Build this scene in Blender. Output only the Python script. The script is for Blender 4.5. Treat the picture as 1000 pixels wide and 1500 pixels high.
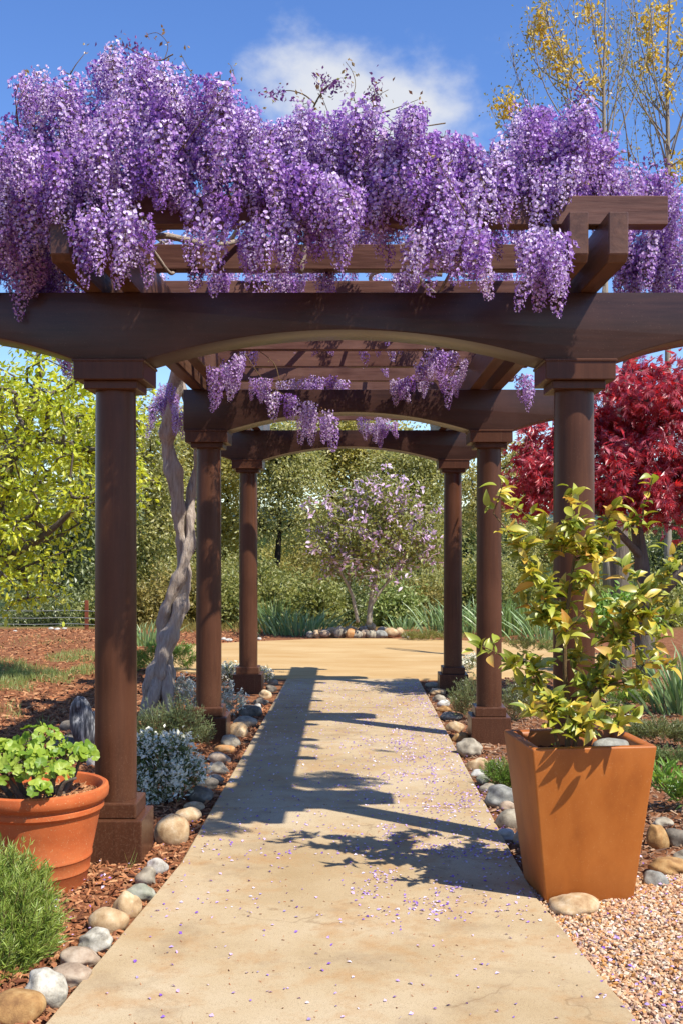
import bpy, bmesh, math, random
import numpy as np
from mathutils import Vector

# ------------------------------------------------------------------ camera, sky, sun, exposure
F = 1600.0                    # focal length in pixels of the 1000 x 1500 photograph
K = F / 1450.0
HX, HY = 520.0, 788.0         # vanishing point of the walk
CZ = 1.428                    # eye height above the walk
SL = 33.0 / F                 # the garden falls gently away from the camera
scene = bpy.context.scene
col = scene.collection
for o in list(bpy.data.objects):
    bpy.data.objects.remove(o)

cam_d = bpy.data.cameras.new('camera')
cam_d.sensor_fit = 'HORIZONTAL'; cam_d.sensor_width = 36.0
cam_d.lens = F / 1000.0 * 36.0
cam_d.shift_x = -(HX - 500) / 1000.0
cam_d.shift_y = (HY - 750) / 1000.0
cam_d.clip_start = 0.05; cam_d.clip_end = 9000
cam = bpy.data.objects.new('camera', cam_d); col.objects.link(cam)
cam.location = (0, 0, CZ); cam.rotation_euler = (math.pi / 2, 0, 0)
scene.camera = cam

SUN = Vector((0.565, -0.46, 1.0)).normalized()
sun_el = math.asin(SUN.z); sun_az = math.atan2(SUN.x, SUN.y)
sl = bpy.data.lights.new('sun', 'SUN'); sl.energy = 4.8; sl.angle = math.radians(0.55); sl.color = (1.0, 0.95, 0.86)
so = bpy.data.objects.new('sun', sl); col.objects.link(so)
so.rotation_euler = SUN.to_track_quat('Z', 'Y').to_euler(); so.location = (6, -4, 12)

world = bpy.data.worlds.new('World'); scene.world = world; world.use_nodes = True
wn, wl = world.node_tree.nodes, world.node_tree.links
wn.clear()
sky = wn.new('ShaderNodeTexSky'); sky.sky_type = 'NISHITA'; sky.sun_disc = False
sky.sun_elevation = sun_el; sky.sun_rotation = sun_az
sky.altitude = 400; sky.air_density = 1.0; sky.dust_density = 0.1; sky.ozone_density = 3.0
bg = wn.new('ShaderNodeBackground'); bg.inputs['Strength'].default_value = 0.124
hs = wn.new('ShaderNodeHueSaturation'); hs.inputs['Saturation'].default_value = 1.2; hs.inputs['Hue'].default_value = 0.512; hs.inputs['Value'].default_value = 1.1
wl.new(sky.outputs[0], hs.inputs['Color']); wl.new(hs.outputs[0], bg.inputs['Color'])
tc = wn.new('ShaderNodeTexCoord')
mp = wn.new('ShaderNodeMapping'); mp.inputs['Scale'].default_value = (1.0, 1.0, 1.5)
wl.new(tc.outputs['Generated'], mp.inputs['Vector'])
nz = wn.new('ShaderNodeTexNoise'); nz.inputs['Scale'].default_value = 6.5; nz.inputs['Detail'].default_value = 9; nz.inputs['Roughness'].default_value = 0.55
wl.new(mp.outputs[0], nz.inputs['Vector'])
nb = wn.new('ShaderNodeTexNoise'); nb.inputs['Scale'].default_value = 1.7; nb.inputs['Detail'].default_value = 2
wl.new(mp.outputs[0], nb.inputs['Vector'])
def wmath(op, a, b=None, clamp=False):
    n = wn.new('ShaderNodeMath'); n.operation = op; n.use_clamp = clamp
    for i, v in enumerate((a, b)):
        if v is None: continue
        if isinstance(v, (int, float)): n.inputs[i].default_value = v
        else: wl.new(v, n.inputs[i])
    return n.outputs[0]
def cloud_bank(px, py, rx):
    c = Vector(((px - HX) / F, 1.0, (HY - py) / F)).normalized()
    d = wn.new('ShaderNodeVectorMath'); d.operation = 'SUBTRACT'
    wl.new(tc.outputs['Generated'], d.inputs[0]); d.inputs[1].default_value = c
    s = wn.new('ShaderNodeVectorMath'); s.operation = 'MULTIPLY'
    wl.new(d.outputs[0], s.inputs[0]); s.inputs[1].default_value = (1, 1, 2.1)
    l = wn.new('ShaderNodeVectorMath'); l.operation = 'LENGTH'
    wl.new(s.outputs[0], l.inputs[0])
    return wmath('SUBTRACT', 1.0, wmath('DIVIDE', l.outputs['Value'], rx), True)
bank = wmath('MAXIMUM', cloud_bank(565, 160, 0.215), cloud_bank(1900, 560, 0.5))
bank = wmath('MAXIMUM', bank, cloud_bank(-1300, 420, 0.45))
dens = wmath('ADD', wmath('MULTIPLY', bank, 0.95), wmath('SUBTRACT', wmath('MULTIPLY', nz.outputs['Fac'], 1.9), 1.28))
mr = wn.new('ShaderNodeMapRange'); mr.interpolation_type = 'SMOOTHSTEP'
mr.inputs['From Min'].default_value = 0.02; mr.inputs['From Max'].default_value = 0.46
mr.inputs['To Max'].default_value = 0.95
wl.new(dens, mr.inputs['Value'])
bgc = wn.new('ShaderNodeBackground'); bgc.inputs['Color'].default_value = (0.86, 0.89, 0.95, 1); bgc.inputs['Strength'].default_value = 0.6
mixw = wn.new('ShaderNodeMixShader'); wl.new(mr.outputs[0], mixw.inputs[0]); wl.new(bg.outputs[0], mixw.inputs[1]); wl.new(bgc.outputs[0], mixw.inputs[2])
ow = wn.new('ShaderNodeOutputWorld'); wl.new(mixw.outputs[0], ow.inputs[0])

vs = scene.view_settings
vs.view_transform = 'Standard'; vs.look = 'None'; vs.exposure = 0.62; vs.gamma = 1.0; vs.use_curve_mapping = False
scene.cycles.use_denoising = True
scene.cycles.max_bounces = 8; scene.cycles.diffuse_bounces = 4; scene.cycles.glossy_bounces = 3
scene.cycles.transmission_bounces = 4; scene.cycles.transparent_max_bounces = 4
scene.cycles.sample_clamp_indirect = 6

# ------------------------------------------------------------------ helpers
rng = np.random.default_rng(7)
random.seed(7)

def P(px, py, u):
    """point seen at pixel (px, py) of the photograph, u = distance"""
    d = u * K
    return np.array([(px - HX) / F * d, d, CZ - (py - HY) / F * d])
def gz(y): return -SL * y
def GP(px, py, h=0.0):
    d = (CZ - h) / ((py - HY) / F - SL)
    return np.array([(px - HX) / F * d, d, gz(d) + h])
def C(r, g, b):
    f = lambda v: ((v / 255 + 0.055) / 1.055) ** 2.4 if v > 10 else v / 255 / 12.92
    return (f(r), f(g), f(b), 1.0)

ORG = {}
def tag(o, label=None, cat=None, group=None, kind=None):
    if label: o['label'] = label
    if cat: o['category'] = cat
    if group: o['group'] = group
    if kind: o['kind'] = kind
    return o
def thing(name, label, cat, loc, group=None):
    o = bpy.data.objects.new(name, None); col.objects.link(o)
    o.empty_display_size = 0.1
    o.location = loc; ORG[o.name] = np.array(loc, float)
    return tag(o, label, cat, group)
def make_mesh(name, V, faces, mats, smooth=False, mi=None):
    """V (n,3); faces: list of int arrays (m,k); mi: list of material indices per array"""
    me = bpy.data.meshes.new(name)
    V = np.asarray(V, np.float32)
    me.vertices.add(len(V)); me.vertices.foreach_set('co', V.ravel())
    faces = [np.asarray(f, np.int32) for f in faces if len(f)]
    idx = np.concatenate([f.ravel() for f in faces])
    tot = np.concatenate([np.full(len(f), f.shape[1], np.int32) for f in faces])
    st = np.concatenate([[0], np.cumsum(tot)[:-1]]).astype(np.int32)
    me.loops.add(len(idx)); me.loops.foreach_set('vertex_index', idx)
    me.polygons.add(len(tot)); me.polygons.foreach_set('loop_start', st); me.polygons.foreach_set('loop_total', tot)
    if mi is not None:
        me.polygons.foreach_set('material_index', np.concatenate([np.broadcast_to(np.asarray(m, np.int32), (len(f),)) for m, f in zip(mi, faces)]))
    me.polygons.foreach_set('use_smooth', np.full(len(tot), bool(smooth)))
    for m in (mats if isinstance(mats, (list, tuple)) else [mats]): me.materials.append(m)
    me.update(calc_edges=True); me.validate()
    return me
def link(name, me, parent=None, loc=None):
    o = bpy.data.objects.new(name, me); col.objects.link(o)
    if parent is not None: o.parent = parent
    if loc is not None: o.location = loc
    return o
def mk(name, V, faces, mats, parent=None, loc=None, smooth=False, mi=None):
    """mesh given in world coordinates, stored relative to its parent's (or its own) origin"""
    V = np.asarray(V, float)
    if parent is not None:
        org = ORG.get(parent.name, np.zeros(3))
    else:
        org = np.array(loc if loc is not None else (0, 0, 0), float)
    o = link(name, make_mesh(name, V - org, faces, mats, smooth, mi), parent, None if parent is not None else org)
    ORG[o.name] = org
    return o
def from_bm(name, bm, mats, parent=None, loc=None, smooth=False):
    bmesh.ops.recalc_face_normals(bm, faces=bm.faces)
    if parent is not None: org = ORG.get(parent.name, np.zeros(3))
    else: org = np.array(loc if loc is not None else (0, 0, 0), float)
    bmesh.ops.translate(bm, verts=bm.verts, vec=Vector(-org))
    me = bpy.data.meshes.new(name); bm.to_mesh(me); bm.free()
    for p in me.polygons: p.use_smooth = smooth
    for m in (mats if isinstance(mats, (list, tuple)) else [mats]): me.materials.append(m)
    o = link(name, me, parent, None if parent is not None else org); ORG[o.name] = org
    return o
def bm_box(x0, x1, y0, y1, z0, z1, bev=0.004, seg=1):
    bm = bmesh.new()
    vs_ = [bm.verts.new((x, y, z)) for x in (x0, x1) for y in (y0, y1) for z in (z0, z1)]
    for f in ((0, 1, 3, 2), (4, 6, 7, 5), (0, 4, 5, 1), (2, 3, 7, 6), (0, 2, 6, 4), (1, 5, 7, 3)):
        bm.faces.new([vs_[i] for i in f])
    bmesh.ops.recalc_face_normals(bm, faces=bm.faces)
    if bev: bmesh.ops.bevel(bm, geom=bm.edges[:], offset=bev, segments=seg, affect='EDGES', profile=0.5)
    return bm
def smooth_by_angle(o, ang=35):
    me = o.data
    bm = bmesh.new(); bm.from_mesh(me)
    for f in bm.faces: f.smooth = True
    for e in bm.edges:
        if len(e.link_faces) == 2 and e.calc_face_angle(0) > math.radians(ang): e.smooth = False
    bm.to_mesh(me); bm.free()

def frames(dirs, ups):
    x = dirs / np.maximum(np.linalg.norm(dirs, axis=1, keepdims=True), 1e-9)
    z = ups - (ups * x).sum(1, keepdims=True) * x
    n = np.linalg.norm(z, axis=1, keepdims=True)
    bad = n[:, 0] < 1e-4
    if bad.any():
        alt = np.cross(x[bad], [0.3, 0.9, 0.2]); z[bad] = alt; n[bad] = np.linalg.norm(alt, axis=1, keepdims=True)
    z = z / n
    return np.stack([x, np.cross(z, x), z], axis=2)
def scatter(tv, tfs, pos, R, sc):
    tv = np.asarray(tv, float); n = len(pos); k = len(tv)
    sc = np.asarray(sc, float)
    if sc.ndim == 1: sc = sc[:, None]
    tvs = tv[None, :, :] * (sc[:, None, :] if sc.shape[1] > 1 else sc[:, :, None])
    V = np.einsum('nij,nkj->nki', R, tvs) + pos[:, None, :]
    off = (np.arange(n) * k)
    return V.reshape(-1, 3), [(np.asarray(f)[None, :, :] + off[:, None, None]).reshape(-1, np.asarray(f).shape[1]) for f in tfs]
def merge(parts):
    """parts: list of (V, [faces]) with equal number of face lists"""
    Vs, Fs, o = [], None, 0
    for V, fs in parts:
        Vs.append(V)
        if Fs is None: Fs = [[] for _ in fs]
        for i, f in enumerate(fs): Fs[i].append(np.asarray(f) + o)
        o += len(V)
    return np.concatenate(Vs), [np.concatenate(f) for f in Fs]
def rdir(n, r=None):
    r = r or rng
    v = r.normal(size=(n, 3)); return v / np.linalg.norm(v, axis=1, keepdims=True)

def catmull(pts, rad, n=6):
    pts = np.asarray(pts, float); rad = np.asarray(rad, float)
    p = np.vstack([2 * pts[0] - pts[1], pts, 2 * pts[-1] - pts[-2]])
    out, ro = [], []
    for i in range(len(pts) - 1):
        a, b, c, d = p[i:i + 4]
        for t in np.linspace(0, 1, n, endpoint=False):
            out.append(0.5 * (2 * b + (c - a) * t + (2 * a - 5 * b + 4 * c - d) * t * t + (3 * b - a - 3 * c + d) * t ** 3))
            ro.append(rad[i] * (1 - t) + rad[i + 1] * t)
    out.append(pts[-1]); ro.append(rad[-1])
    return np.array(out), np.array(ro)
def sweep(pts, rad, sides=10, lump=0.0, n=6, seed=0, ell=None):
    q, r = catmull(pts, rad, n)
    t = np.gradient(q, axis=0); t /= np.maximum(np.linalg.norm(t, axis=1, keepdims=True), 1e-9)
    up = np.array([0.3, 0.8, 0.5])
    V = []
    a = np.linspace(0, 2 * math.pi, sides, endpoint=False)
    rs = np.random.default_rng(seed); ph = rs.uniform(0, 6.28, 6)
    u = np.cross(t[0], up); u /= np.linalg.norm(u)
    for i in range(len(q)):
        u = u - (u @ t[i]) * t[i]; u /= np.linalg.norm(u); v = np.cross(t[i], u)
        s = i * 0.35
        lm = 1 + lump * (np.sin(a * 3 + ph[0] + s * .5) * .5 + np.sin(a * 5 + ph[1] - s * .8) * .35 + np.sin(a * 2 + ph[2] + s * 1.3) * .5)
        lm = lm * (1 + lump * .45 * (math.sin(i * .55 + ph[3]) + .6 * math.sin(i * 1.13 + ph[4])))
        V.append(q[i] + r[i] * lm[:, None] * (np.cos(a)[:, None] * u + np.sin(a)[:, None] * v))
    V = np.concatenate(V); m = len(q)
    i = np.arange(m - 1)[:, None] * sides; j = np.arange(sides)[None, :]; jn = (j + 1) % sides
    Fq = np.stack([i + j, i + jn, i + sides + jn, i + sides + j], axis=2).reshape(-1, 4)
    # end caps as triangles fan
    V = np.vstack([V, q[0], q[-1]]); c0, c1 = len(V) - 2, len(V) - 1
    b = (m - 1) * sides
    jj = np.arange(sides); jn = (jj + 1) % sides
    T = np.vstack([np.stack([np.full(sides, c0), jn, jj], 1), np.stack([np.full(sides, c1), b + jj, b + jn], 1)])
    return V, [Fq, T]
def edges_tubes(a, b, ra, rb, sides=5):
    d = b - a; R = frames(d, np.tile([0.13, 0.4, 0.9], (len(a), 1)))
    ang = np.linspace(0, 2 * math.pi, sides, endpoint=False)
    ring = R[:, :, 1][:, None, :] * np.cos(ang)[None, :, None] + R[:, :, 2][:, None, :] * np.sin(ang)[None, :, None]
    V = np.concatenate([a[:, None] + ring * ra[:, None, None], b[:, None] + ring * rb[:, None, None]], axis=1)
    n = len(a); o = np.arange(n)[:, None] * 2 * sides; j = np.arange(sides)[None]; jn = (j + 1) % sides
    Fq = np.stack([o + j, o + jn, o + sides + jn, o + sides + j], 2).reshape(-1, 4)
    return V.reshape(-1, 3), [Fq]

# ------------------------------------------------------------------ materials
def new_mat(name):
    m = bpy.data.materials.new(name); m.use_nodes = True
    nt = m.node_tree; nt.nodes.clear()
    out = nt.nodes.new('ShaderNodeOutputMaterial')
    return m, nt, nt.nodes, nt.links, out
def ramp(nt, stops, fac=None, interp='LINEAR'):
    r = nt.nodes.new('ShaderNodeValToRGB'); r.color_ramp.interpolation = interp
    el = r.color_ramp.elements
    el[0].position, el[0].color = stops[0]
    el[1].position, el[1].color = stops[-1]
    for p, c in stops[1:-1]:
        e = el.new(p); e.color = c
    if fac is not None: nt.links.new(fac, r.inputs[0])
    return r.outputs[0]
def even(cols):
    return [(i / (len(cols) - 1), c) for i, c in enumerate(cols)]
def noise(nt, scale, detail=4, rough=0.55, vec=None, stretch=None, w=None):
    n = nt.nodes.new('ShaderNodeTexNoise'); n.inputs['Scale'].default_value = scale
    n.inputs['Detail'].default_value = detail; n.inputs['Roughness'].default_value = rough
    if vec is None:
        t = nt.nodes.new('ShaderNodeTexCoord'); vec = t.outputs['Object']
    if stretch:
        mpn = nt.nodes.new('ShaderNodeMapping'); mpn.inputs['Scale'].default_value = stretch
        nt.links.new(vec, mpn.inputs[0]); vec = mpn.outputs[0]
    nt.links.new(vec, n.inputs['Vector'])
    return n.outputs['Fac']
def mixc(nt, fac, a, b, mode='MIX'):
    m = nt.nodes.new('ShaderNodeMix'); m.data_type = 'RGBA'; m.blend_type = mode
    for i, v in ((0, fac), (6, a), (7, b)):
        if isinstance(v, (int, float)): m.inputs[i].default_value = v
        elif isinstance(v, tuple): m.inputs[i].default_value = v
        else: nt.links.new(v, m.inputs[i])
    return m.outputs[2]
def bump(nt, h, strength=0.3, dist=0.01):
    b = nt.nodes.new('ShaderNodeBump'); b.inputs['Strength'].default_value = strength; b.inputs['Distance'].default_value = dist
    nt.links.new(h, b.inputs['Height']); return b.outputs[0]
ALB = 0.74
def principled(nt, out, color, rough=0.6, normal=None, spec=0.5):
    p = nt.nodes.new('ShaderNodeBsdfPrincipled')
    color = mixc(nt, 1.0, color, (ALB, ALB, ALB, 1), 'MULTIPLY')
    nt.links.new(color, p.inputs['Base Color'])
    if isinstance(rough, (int, float)): p.inputs['Roughness'].default_value = rough
    else: nt.links.new(rough, p.inputs['Roughness'])
    p.inputs['Specular IOR Level'].default_value = spec
    if normal is not None: nt.links.new(normal, p.inputs['Normal'])
    nt.links.new(p.outputs[0], out.inputs[0]); return p
def leaf_mat(name, cols, trans=0.4, gloss=0.06, rough=0.45, tint=(1.15, 1.12, 0.7)):
    m, nt, N, L, out = new_mat(name)
    g = N.new('ShaderNodeNewGeometry')
    c = ramp(nt, even(cols), g.outputs['Random Per Island'])
    d = N.new('ShaderNodeBsdfDiffuse'); L.new(c, d.inputs['Color'])
    t = N.new('ShaderNodeBsdfTranslucent')
    ct = mixc(nt, 1.0, c, tint + (1,), 'MULTIPLY'); L.new(ct, t.inputs['Color'])
    mx = N.new('ShaderNodeMixShader'); mx.inputs[0].default_value = trans
    L.new(d.outputs[0], mx.inputs[1]); L.new(t.outputs[0], mx.inputs[2])
    sh = mx.outputs[0]
    if gloss > 0:
        gl = N.new('ShaderNodeBsdfGlossy'); gl.inputs['Roughness'].default_value = rough
        gl.inputs['Color'].default_value = (1, 1, 1, 1)
        m2 = N.new('ShaderNodeMixShader'); m2.inputs[0].default_value = gloss
        L.new(sh, m2.inputs[1]); L.new(gl.outputs[0], m2.inputs[2]); sh = m2.outputs[0]
    L.new(sh, out.inputs[0]); return m
def bark_mat(name, c1, c2, c3, sc=9):
    m, nt, N, L, out = new_mat(name)
    n1 = noise(nt, sc, 9, 0.7, stretch=(4, 4, 0.5)); n2 = noise(nt, sc * 0.35, 3, 0.5)
    c = ramp(nt, [(0.3, c1), (0.5, c2), (0.7, c3)], n1)
    c = mixc(nt, n2, c, c2)
    principled(nt, out, c, 0.85, bump(nt, n1, 0.9, 0.025), 0.2); return m
def wood_mat(name, c1, c2, axis, rough=0.4, wear=None, spec=0.5, bmp=0.25, splash=False):
    m, nt, N, L, out = new_mat(name)
    st = {'x': (0.7, 9, 9), 'y': (9, 0.7, 9), 'z': (9, 9, 0.7)}[axis]
    n1 = noise(nt, 5, 7, 0.6, stretch=st); n2 = noise(nt, 1.8, 4, 0.6)
    c = ramp(nt, [(0.3, c1), (0.72, c2)], n1)
    if wear:
        c = mixc(nt, ramp(nt, [(0.42, (0, 0, 0, 1)), (0.7, (.6, .6, .6, 1))], n2), c, wear)
    n3 = noise(nt, 220, 2, 0.5)
    c = mixc(nt, ramp(nt, [(0.68, (0, 0, 0, 1)), (0.76, (.35, .35, .35, 1))], n3), c, C(170, 140, 120))
    # fine checks along the grain
    n4 = noise(nt, 16, 5, .7, stretch={'x': (.25, 6, 6), 'y': (6, .25, 6), 'z': (6, 6, .12)}[axis])
    c = mixc(nt, ramp(nt, [(.26, (.55, .55, .55, 1)), (.36, (0, 0, 0, 1))], n4), c, C(44, 28, 22))
    if splash:      # dried soil splashes low on the shafts and pale drips
        t_ = N.new('ShaderNodeTexCoord'); s_ = N.new('ShaderNodeSeparateXYZ'); L.new(t_.outputs['Object'], s_.inputs[0])
        lo = N.new('ShaderNodeMapRange'); lo.inputs['From Min'].default_value = .6; lo.inputs['From Max'].default_value = -.1; L.new(s_.outputs['Z'], lo.inputs[0])
        sp = ramp(nt, [(.50, (0, 0, 0, 1)), (.68, (.32, .32, .32, 1))], noise(nt, 110, 5, .75))
        c = mixc(nt, mixc(nt, 1.0, sp, lo.outputs[0], 'MULTIPLY'), c, C(158, 124, 98))
        dr = ramp(nt, [(.66, (0, 0, 0, 1)), (.74, (.30, .30, .30, 1))], noise(nt, 26, 3, .6, stretch=(3, 3, .04)))
        c = mixc(nt, dr, c, C(150, 116, 92))
    r = N.new('ShaderNodeMapRange'); r.inputs['To Min'].default_value = rough - .08; r.inputs['To Max'].default_value = rough + .14
    L.new(n2, r.inputs[0])
    principled(nt, out, c, r.outputs[0], bump(nt, n1, bmp, 0.004), spec); return m
def stone_mat(name, base, dark, light, speck=0.5, sc=30):
    m, nt, N, L, out = new_mat(name)
    oi = N.new('ShaderNodeObjectInfo')
    t = N.new('ShaderNodeTexCoord'); ad = N.new('ShaderNodeVectorMath'); ad.operation = 'ADD'
    L.new(t.outputs['Object'], ad.inputs[0])
    mu = N.new('ShaderNodeMath'); mu.operation = 'MULTIPLY'; mu.inputs[1].default_value = 37
    L.new(oi.outputs['Random'], mu.inputs[0]); L.new(mu.outputs[0], ad.inputs[1])
    n1 = noise(nt, sc * .5, 6, 0.65, ad.outputs[0]); n2 = noise(nt, sc * 2.2, 5, 0.8, ad.outputs[0])
    c = ramp(nt, [(0.32, dark), (0.5, base), (0.66, light)], n1)
    c = mixc(nt, ramp(nt, [(0.55, (0, 0, 0, 1)), (0.75, (speck,) * 3 + (1,))], n2), c, dark)
    c = mixc(nt, ramp(nt, [(0.25, (speck,) * 3 + (1,)), (0.42, (0, 0, 0, 1))], n2), c, light)
    c = mixc(nt, ramp(nt, [(.6, (0, 0, 0, 1)), (.7, (.35, .35, .35, 1))], noise(nt, sc * .2, 5, .7, ad.outputs[0])), c, C(120, 98, 74))
    principled(nt, out, c, 0.75, bump(nt, n2, 0.6, 0.006), 0.3); return m
def island_mat(name, cols, rough=0.85, spec=0.2):
    m, nt, N, L, out = new_mat(name)
    g = N.new('ShaderNodeNewGeometry')
    c = ramp(nt, even(cols), g.outputs['Random Per Island'])
    principled(nt, out, c, rough, None, spec); return m

M = {}
ALB = 0.8
M['column'] = wood_mat('brown_column_paint', C(74, 45, 31), C(93, 58, 40), 'z', 0.33, C(106, 68, 48), bmp=0.10, spec=.22, splash=True)
M['beam'] = wood_mat('brown_beam_stain', C(54, 36, 30), C(74, 50, 42), 'x', 0.29, C(90, 60, 50), bmp=0.12, spec=.36)
M['rafter'] = wood_mat('brown_rafter_stain', C(72, 46, 35), C(112, 78, 60), 'y', 0.36, C(132, 98, 76), bmp=0.4, spec=.36)
M['purlin'] = wood_mat('weathered_purlin_stain', C(80, 48, 38), C(120, 82, 68), 'x', 0.48, C(144, 106, 90), bmp=0.5, spec=.3)
ALB = 0.74
# concrete walk
def concrete():
    m, nt, N, L, out = new_mat('sandy_concrete')
    n1 = noise(nt, 1.1, 5, 0.6); n2 = noise(nt, 380, 3, 0.7); n3 = noise(nt, 5, 6, 0.65); n4 = noise(nt, 40, 4, .7)
    c = ramp(nt, [(0.3, C(190, 162, 118)), (0.5, C(209, 184, 143)), (0.7, C(220, 199, 163))], n1)
    c = mixc(nt, ramp(nt, [(0.50, (0, 0, 0, 1)), (0.72, (.7, .7, .7, 1))], n3), c, C(196, 148, 92))
    c = mixc(nt, ramp(nt, [(0.54, (0, 0, 0, 1)), (0.7, (.5, .5, .5, 1))], noise(nt, 2.4, 6, .7)), c, C(150, 126, 98))
    c = mixc(nt, ramp(nt, [(0.55, (0, 0, 0, 1)), (0.8, (.35, .35, .35, 1))], n4), c, C(160, 130, 96))
    c = mixc(nt, ramp(nt, [(0.54, (0, 0, 0, 1)), (0.66, (.75, .75, .75, 1))], n2), c, C(128, 104, 76))
    c = mixc(nt, ramp(nt, [(0.62, (0, 0, 0, 1)), (0.72, (.7, .7, .7, 1))], noise(nt, 130, 3, .7)), c, C(136, 108, 78))
    c = mixc(nt, ramp(nt, [(0.28, (.4, .4, .4, 1)), (0.42, (0, 0, 0, 1))], n2), c, C(235, 220, 195))
    # hairline cracks
    t = N.new('ShaderNodeTexCoord'); v = N.new('ShaderNodeTexVoronoi'); v.feature = 'DISTANCE_TO_EDGE'; v.inputs['Scale'].default_value = 0.9
    dm = N.new('ShaderNodeVectorMath'); dm.operation = 'ADD'; L.new(t.outputs['Object'], dm.inputs[0])
    nn = N.new('ShaderNodeTexNoise'); nn.inputs['Scale'].default_value = 3; nn.inputs['Detail'].default_value = 5; L.new(t.outputs['Object'], nn.inputs['Vector'])
    sc = N.new('ShaderNodeVectorMath'); sc.operation = 'SCALE'; sc.inputs['Scale'].default_value = 0.5; L.new(nn.outputs['Color'], sc.inputs[0]); L.new(sc.outputs[0], dm.inputs[1])
    L.new(dm.outputs[0], v.inputs['Vector'])
    crack = ramp(nt, [(0.0, (.5, .5, .5, 1)), (0.006, (0, 0, 0, 1))], v.outputs['Distance'])
    brk = ramp(nt, [(0.5, (0, 0, 0, 1)), (0.6, (1, 1, 1, 1))], noise(nt, 1.6, 2))
    crack = mixc(nt, 1.0, crack, brk, 'MULTIPLY')
    c = mixc(nt, crack, c, C(140, 112, 80))
    principled(nt, out, c, 0.9, bump(nt, n2, 0.35, 0.003), 0.2); return m
M['concrete'] = concrete()
def granite():
    m, nt, N, L, out = new_mat('decomposed_granite')
    n1 = noise(nt, .9, 6, 0.6, stretch=(1, 2.2, 1)); n2 = noise(nt, 160, 3, 0.7)
    c = ramp(nt, [(0.3, C(200, 160, 104)), (0.7, C(222, 190, 138))], n1)
    c = mixc(nt, ramp(nt, [(0.5, (0, 0, 0, 1)), (0.75, (.5, .5, .5, 1))], n2), c, C(160, 122, 76))
    principled(nt, out, c, 0.95, bump(nt, n2, 0.4, 0.004), 0.1); return m
M['granite'] = granite()
def ground_mat():
    m, nt, N, L, out = new_mat('garden_soil')
    t = N.new('ShaderNodeTexCoord'); s = N.new('ShaderNodeSeparateXYZ'); L.new(t.outputs['Object'], s.inputs[0])
    n1 = noise(nt, 14, 8, 0.7); n2 = noise(nt, .45, 5, 0.6); n3 = noise(nt, 60, 4, .7)
    mul = ramp(nt, [(0.3, C(104, 64, 44)), (0.5, C(164, 108, 72)), (0.68, C(198, 144, 102))], n1)
    mul = mixc(nt, ramp(nt, [(0.4, (0, 0, 0, 1)), (0.65, (.7, .7, .7, 1))], n3), mul, C(88, 54, 38))
    far = ramp(nt, [(0.35, C(96, 94, 48)), (0.5, C(120, 116, 62)), (0.68, C(150, 138, 82))], noise(nt, .8, 8, .7))
    k = N.new('ShaderNodeMapRange'); k.inputs['From Min'].default_value = 22.5; k.inputs['From Max'].default_value = 24.5; L.new(s.outputs['Y'], k.inputs[0])
    c = mixc(nt, k.outputs[0], mul, far)
    fw = ramp(nt, [(0.35, C(44, 62, 34)), (0.65, C(74, 88, 48))], noise(nt, .03, 8, .7))
    k2 = N.new('ShaderNodeMapRange'); k2.inputs['From Min'].default_value = 70; k2.inputs['From Max'].default_value = 110; L.new(s.outputs['Y'], k2.inputs[0])
    c = mixc(nt, k2.outputs[0], c, fw)
    principled(nt, out, c, 0.95, bump(nt, n1, 0.8, 0.03), 0.1); return m
M['ground'] = ground_mat()
def clay(name, c1, c2, c3, ax=(1, 1, 1), bmp=0.15, salt=True, rough=.75):
    m, nt, N, L, out = new_mat(name)
    n1 = noise(nt, 6, 6, 0.6, stretch=ax); n2 = noise(nt, 90, 3, 0.7); n3 = noise(nt, 2.3, 5, .6)
    c = ramp(nt, [(0.3, c1), (0.5, c2), (0.72, c3)], n1)
    if salt:
        c = mixc(nt, ramp(nt, [(0.5, (0, 0, 0, 1)), (0.62, (.45 * salt,) * 3 + (1,))], noise(nt, 3.1, 7, .72)), c, tuple(v * .62 for v in c1[:3]) + (1,))
        c = mixc(nt, ramp(nt, [(0.64, (0, 0, 0, 1)), (0.7, (.6 * salt,) * 3 + (1,))], noise(nt, 150, 2, .5)), c, C(226, 180, 126))
        c = mixc(nt, ramp(nt, [(0.5, (0, 0, 0, 1)), (0.75, (.5 * salt,) * 3 + (1,))], n3), c, C(200, 128, 76))
        c = mixc(nt, ramp(nt, [(0.66, (0, 0, 0, 1)), (0.8, (.5 * salt,) * 3 + (1,))], n2), c, C(222, 170, 116))
    principled(nt, out, c, rough, bump(nt, n2, bmp, 0.003), 0.35); return m
M['terracotta'] = clay('terracotta', C(196, 94, 44), C(214, 110, 54), C(222, 126, 70))
M['planter'] = clay('rust_glaze', C(164, 90, 32), C(186, 106, 40), C(198, 118, 50), (1.1, 1.1, .55), 0.06, .3, .48)
M['soil'] = island_mat('potting_soil', [C(60, 36, 26), C(120, 72, 48), C(90, 52, 36), C(150, 100, 70)])
M['bark_wisteria'] = bark_mat('wisteria_bark', C(108, 92, 78), C(192, 174, 156), C(226, 212, 196), 12)
M['bark_grey'] = bark_mat('grey_bark', C(70, 60, 52), C(120, 108, 96), C(160, 148, 134), 8)
M['bark_dark'] = bark_mat('dark_bark', C(30, 24, 20), C(56, 46, 38), C(84, 72, 60), 7)
M['bark_white'] = bark_mat('pale_bark', C(120, 108, 92), C(166, 154, 136), C(200, 190, 172), 5)
M['twig'] = bark_mat('twig_bark', C(90, 70, 46), C(136, 110, 74), C(160, 140, 100), 20)
M['petal'] = leaf_mat('wisteria_standard', [C(206, 166, 216), C(220, 192, 230), C(186, 138, 206), C(242, 228, 244), C(212, 176, 222), C(158, 108, 186)], 0.38, 0.02, .5, (1.0, .88, 1.03))
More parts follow.
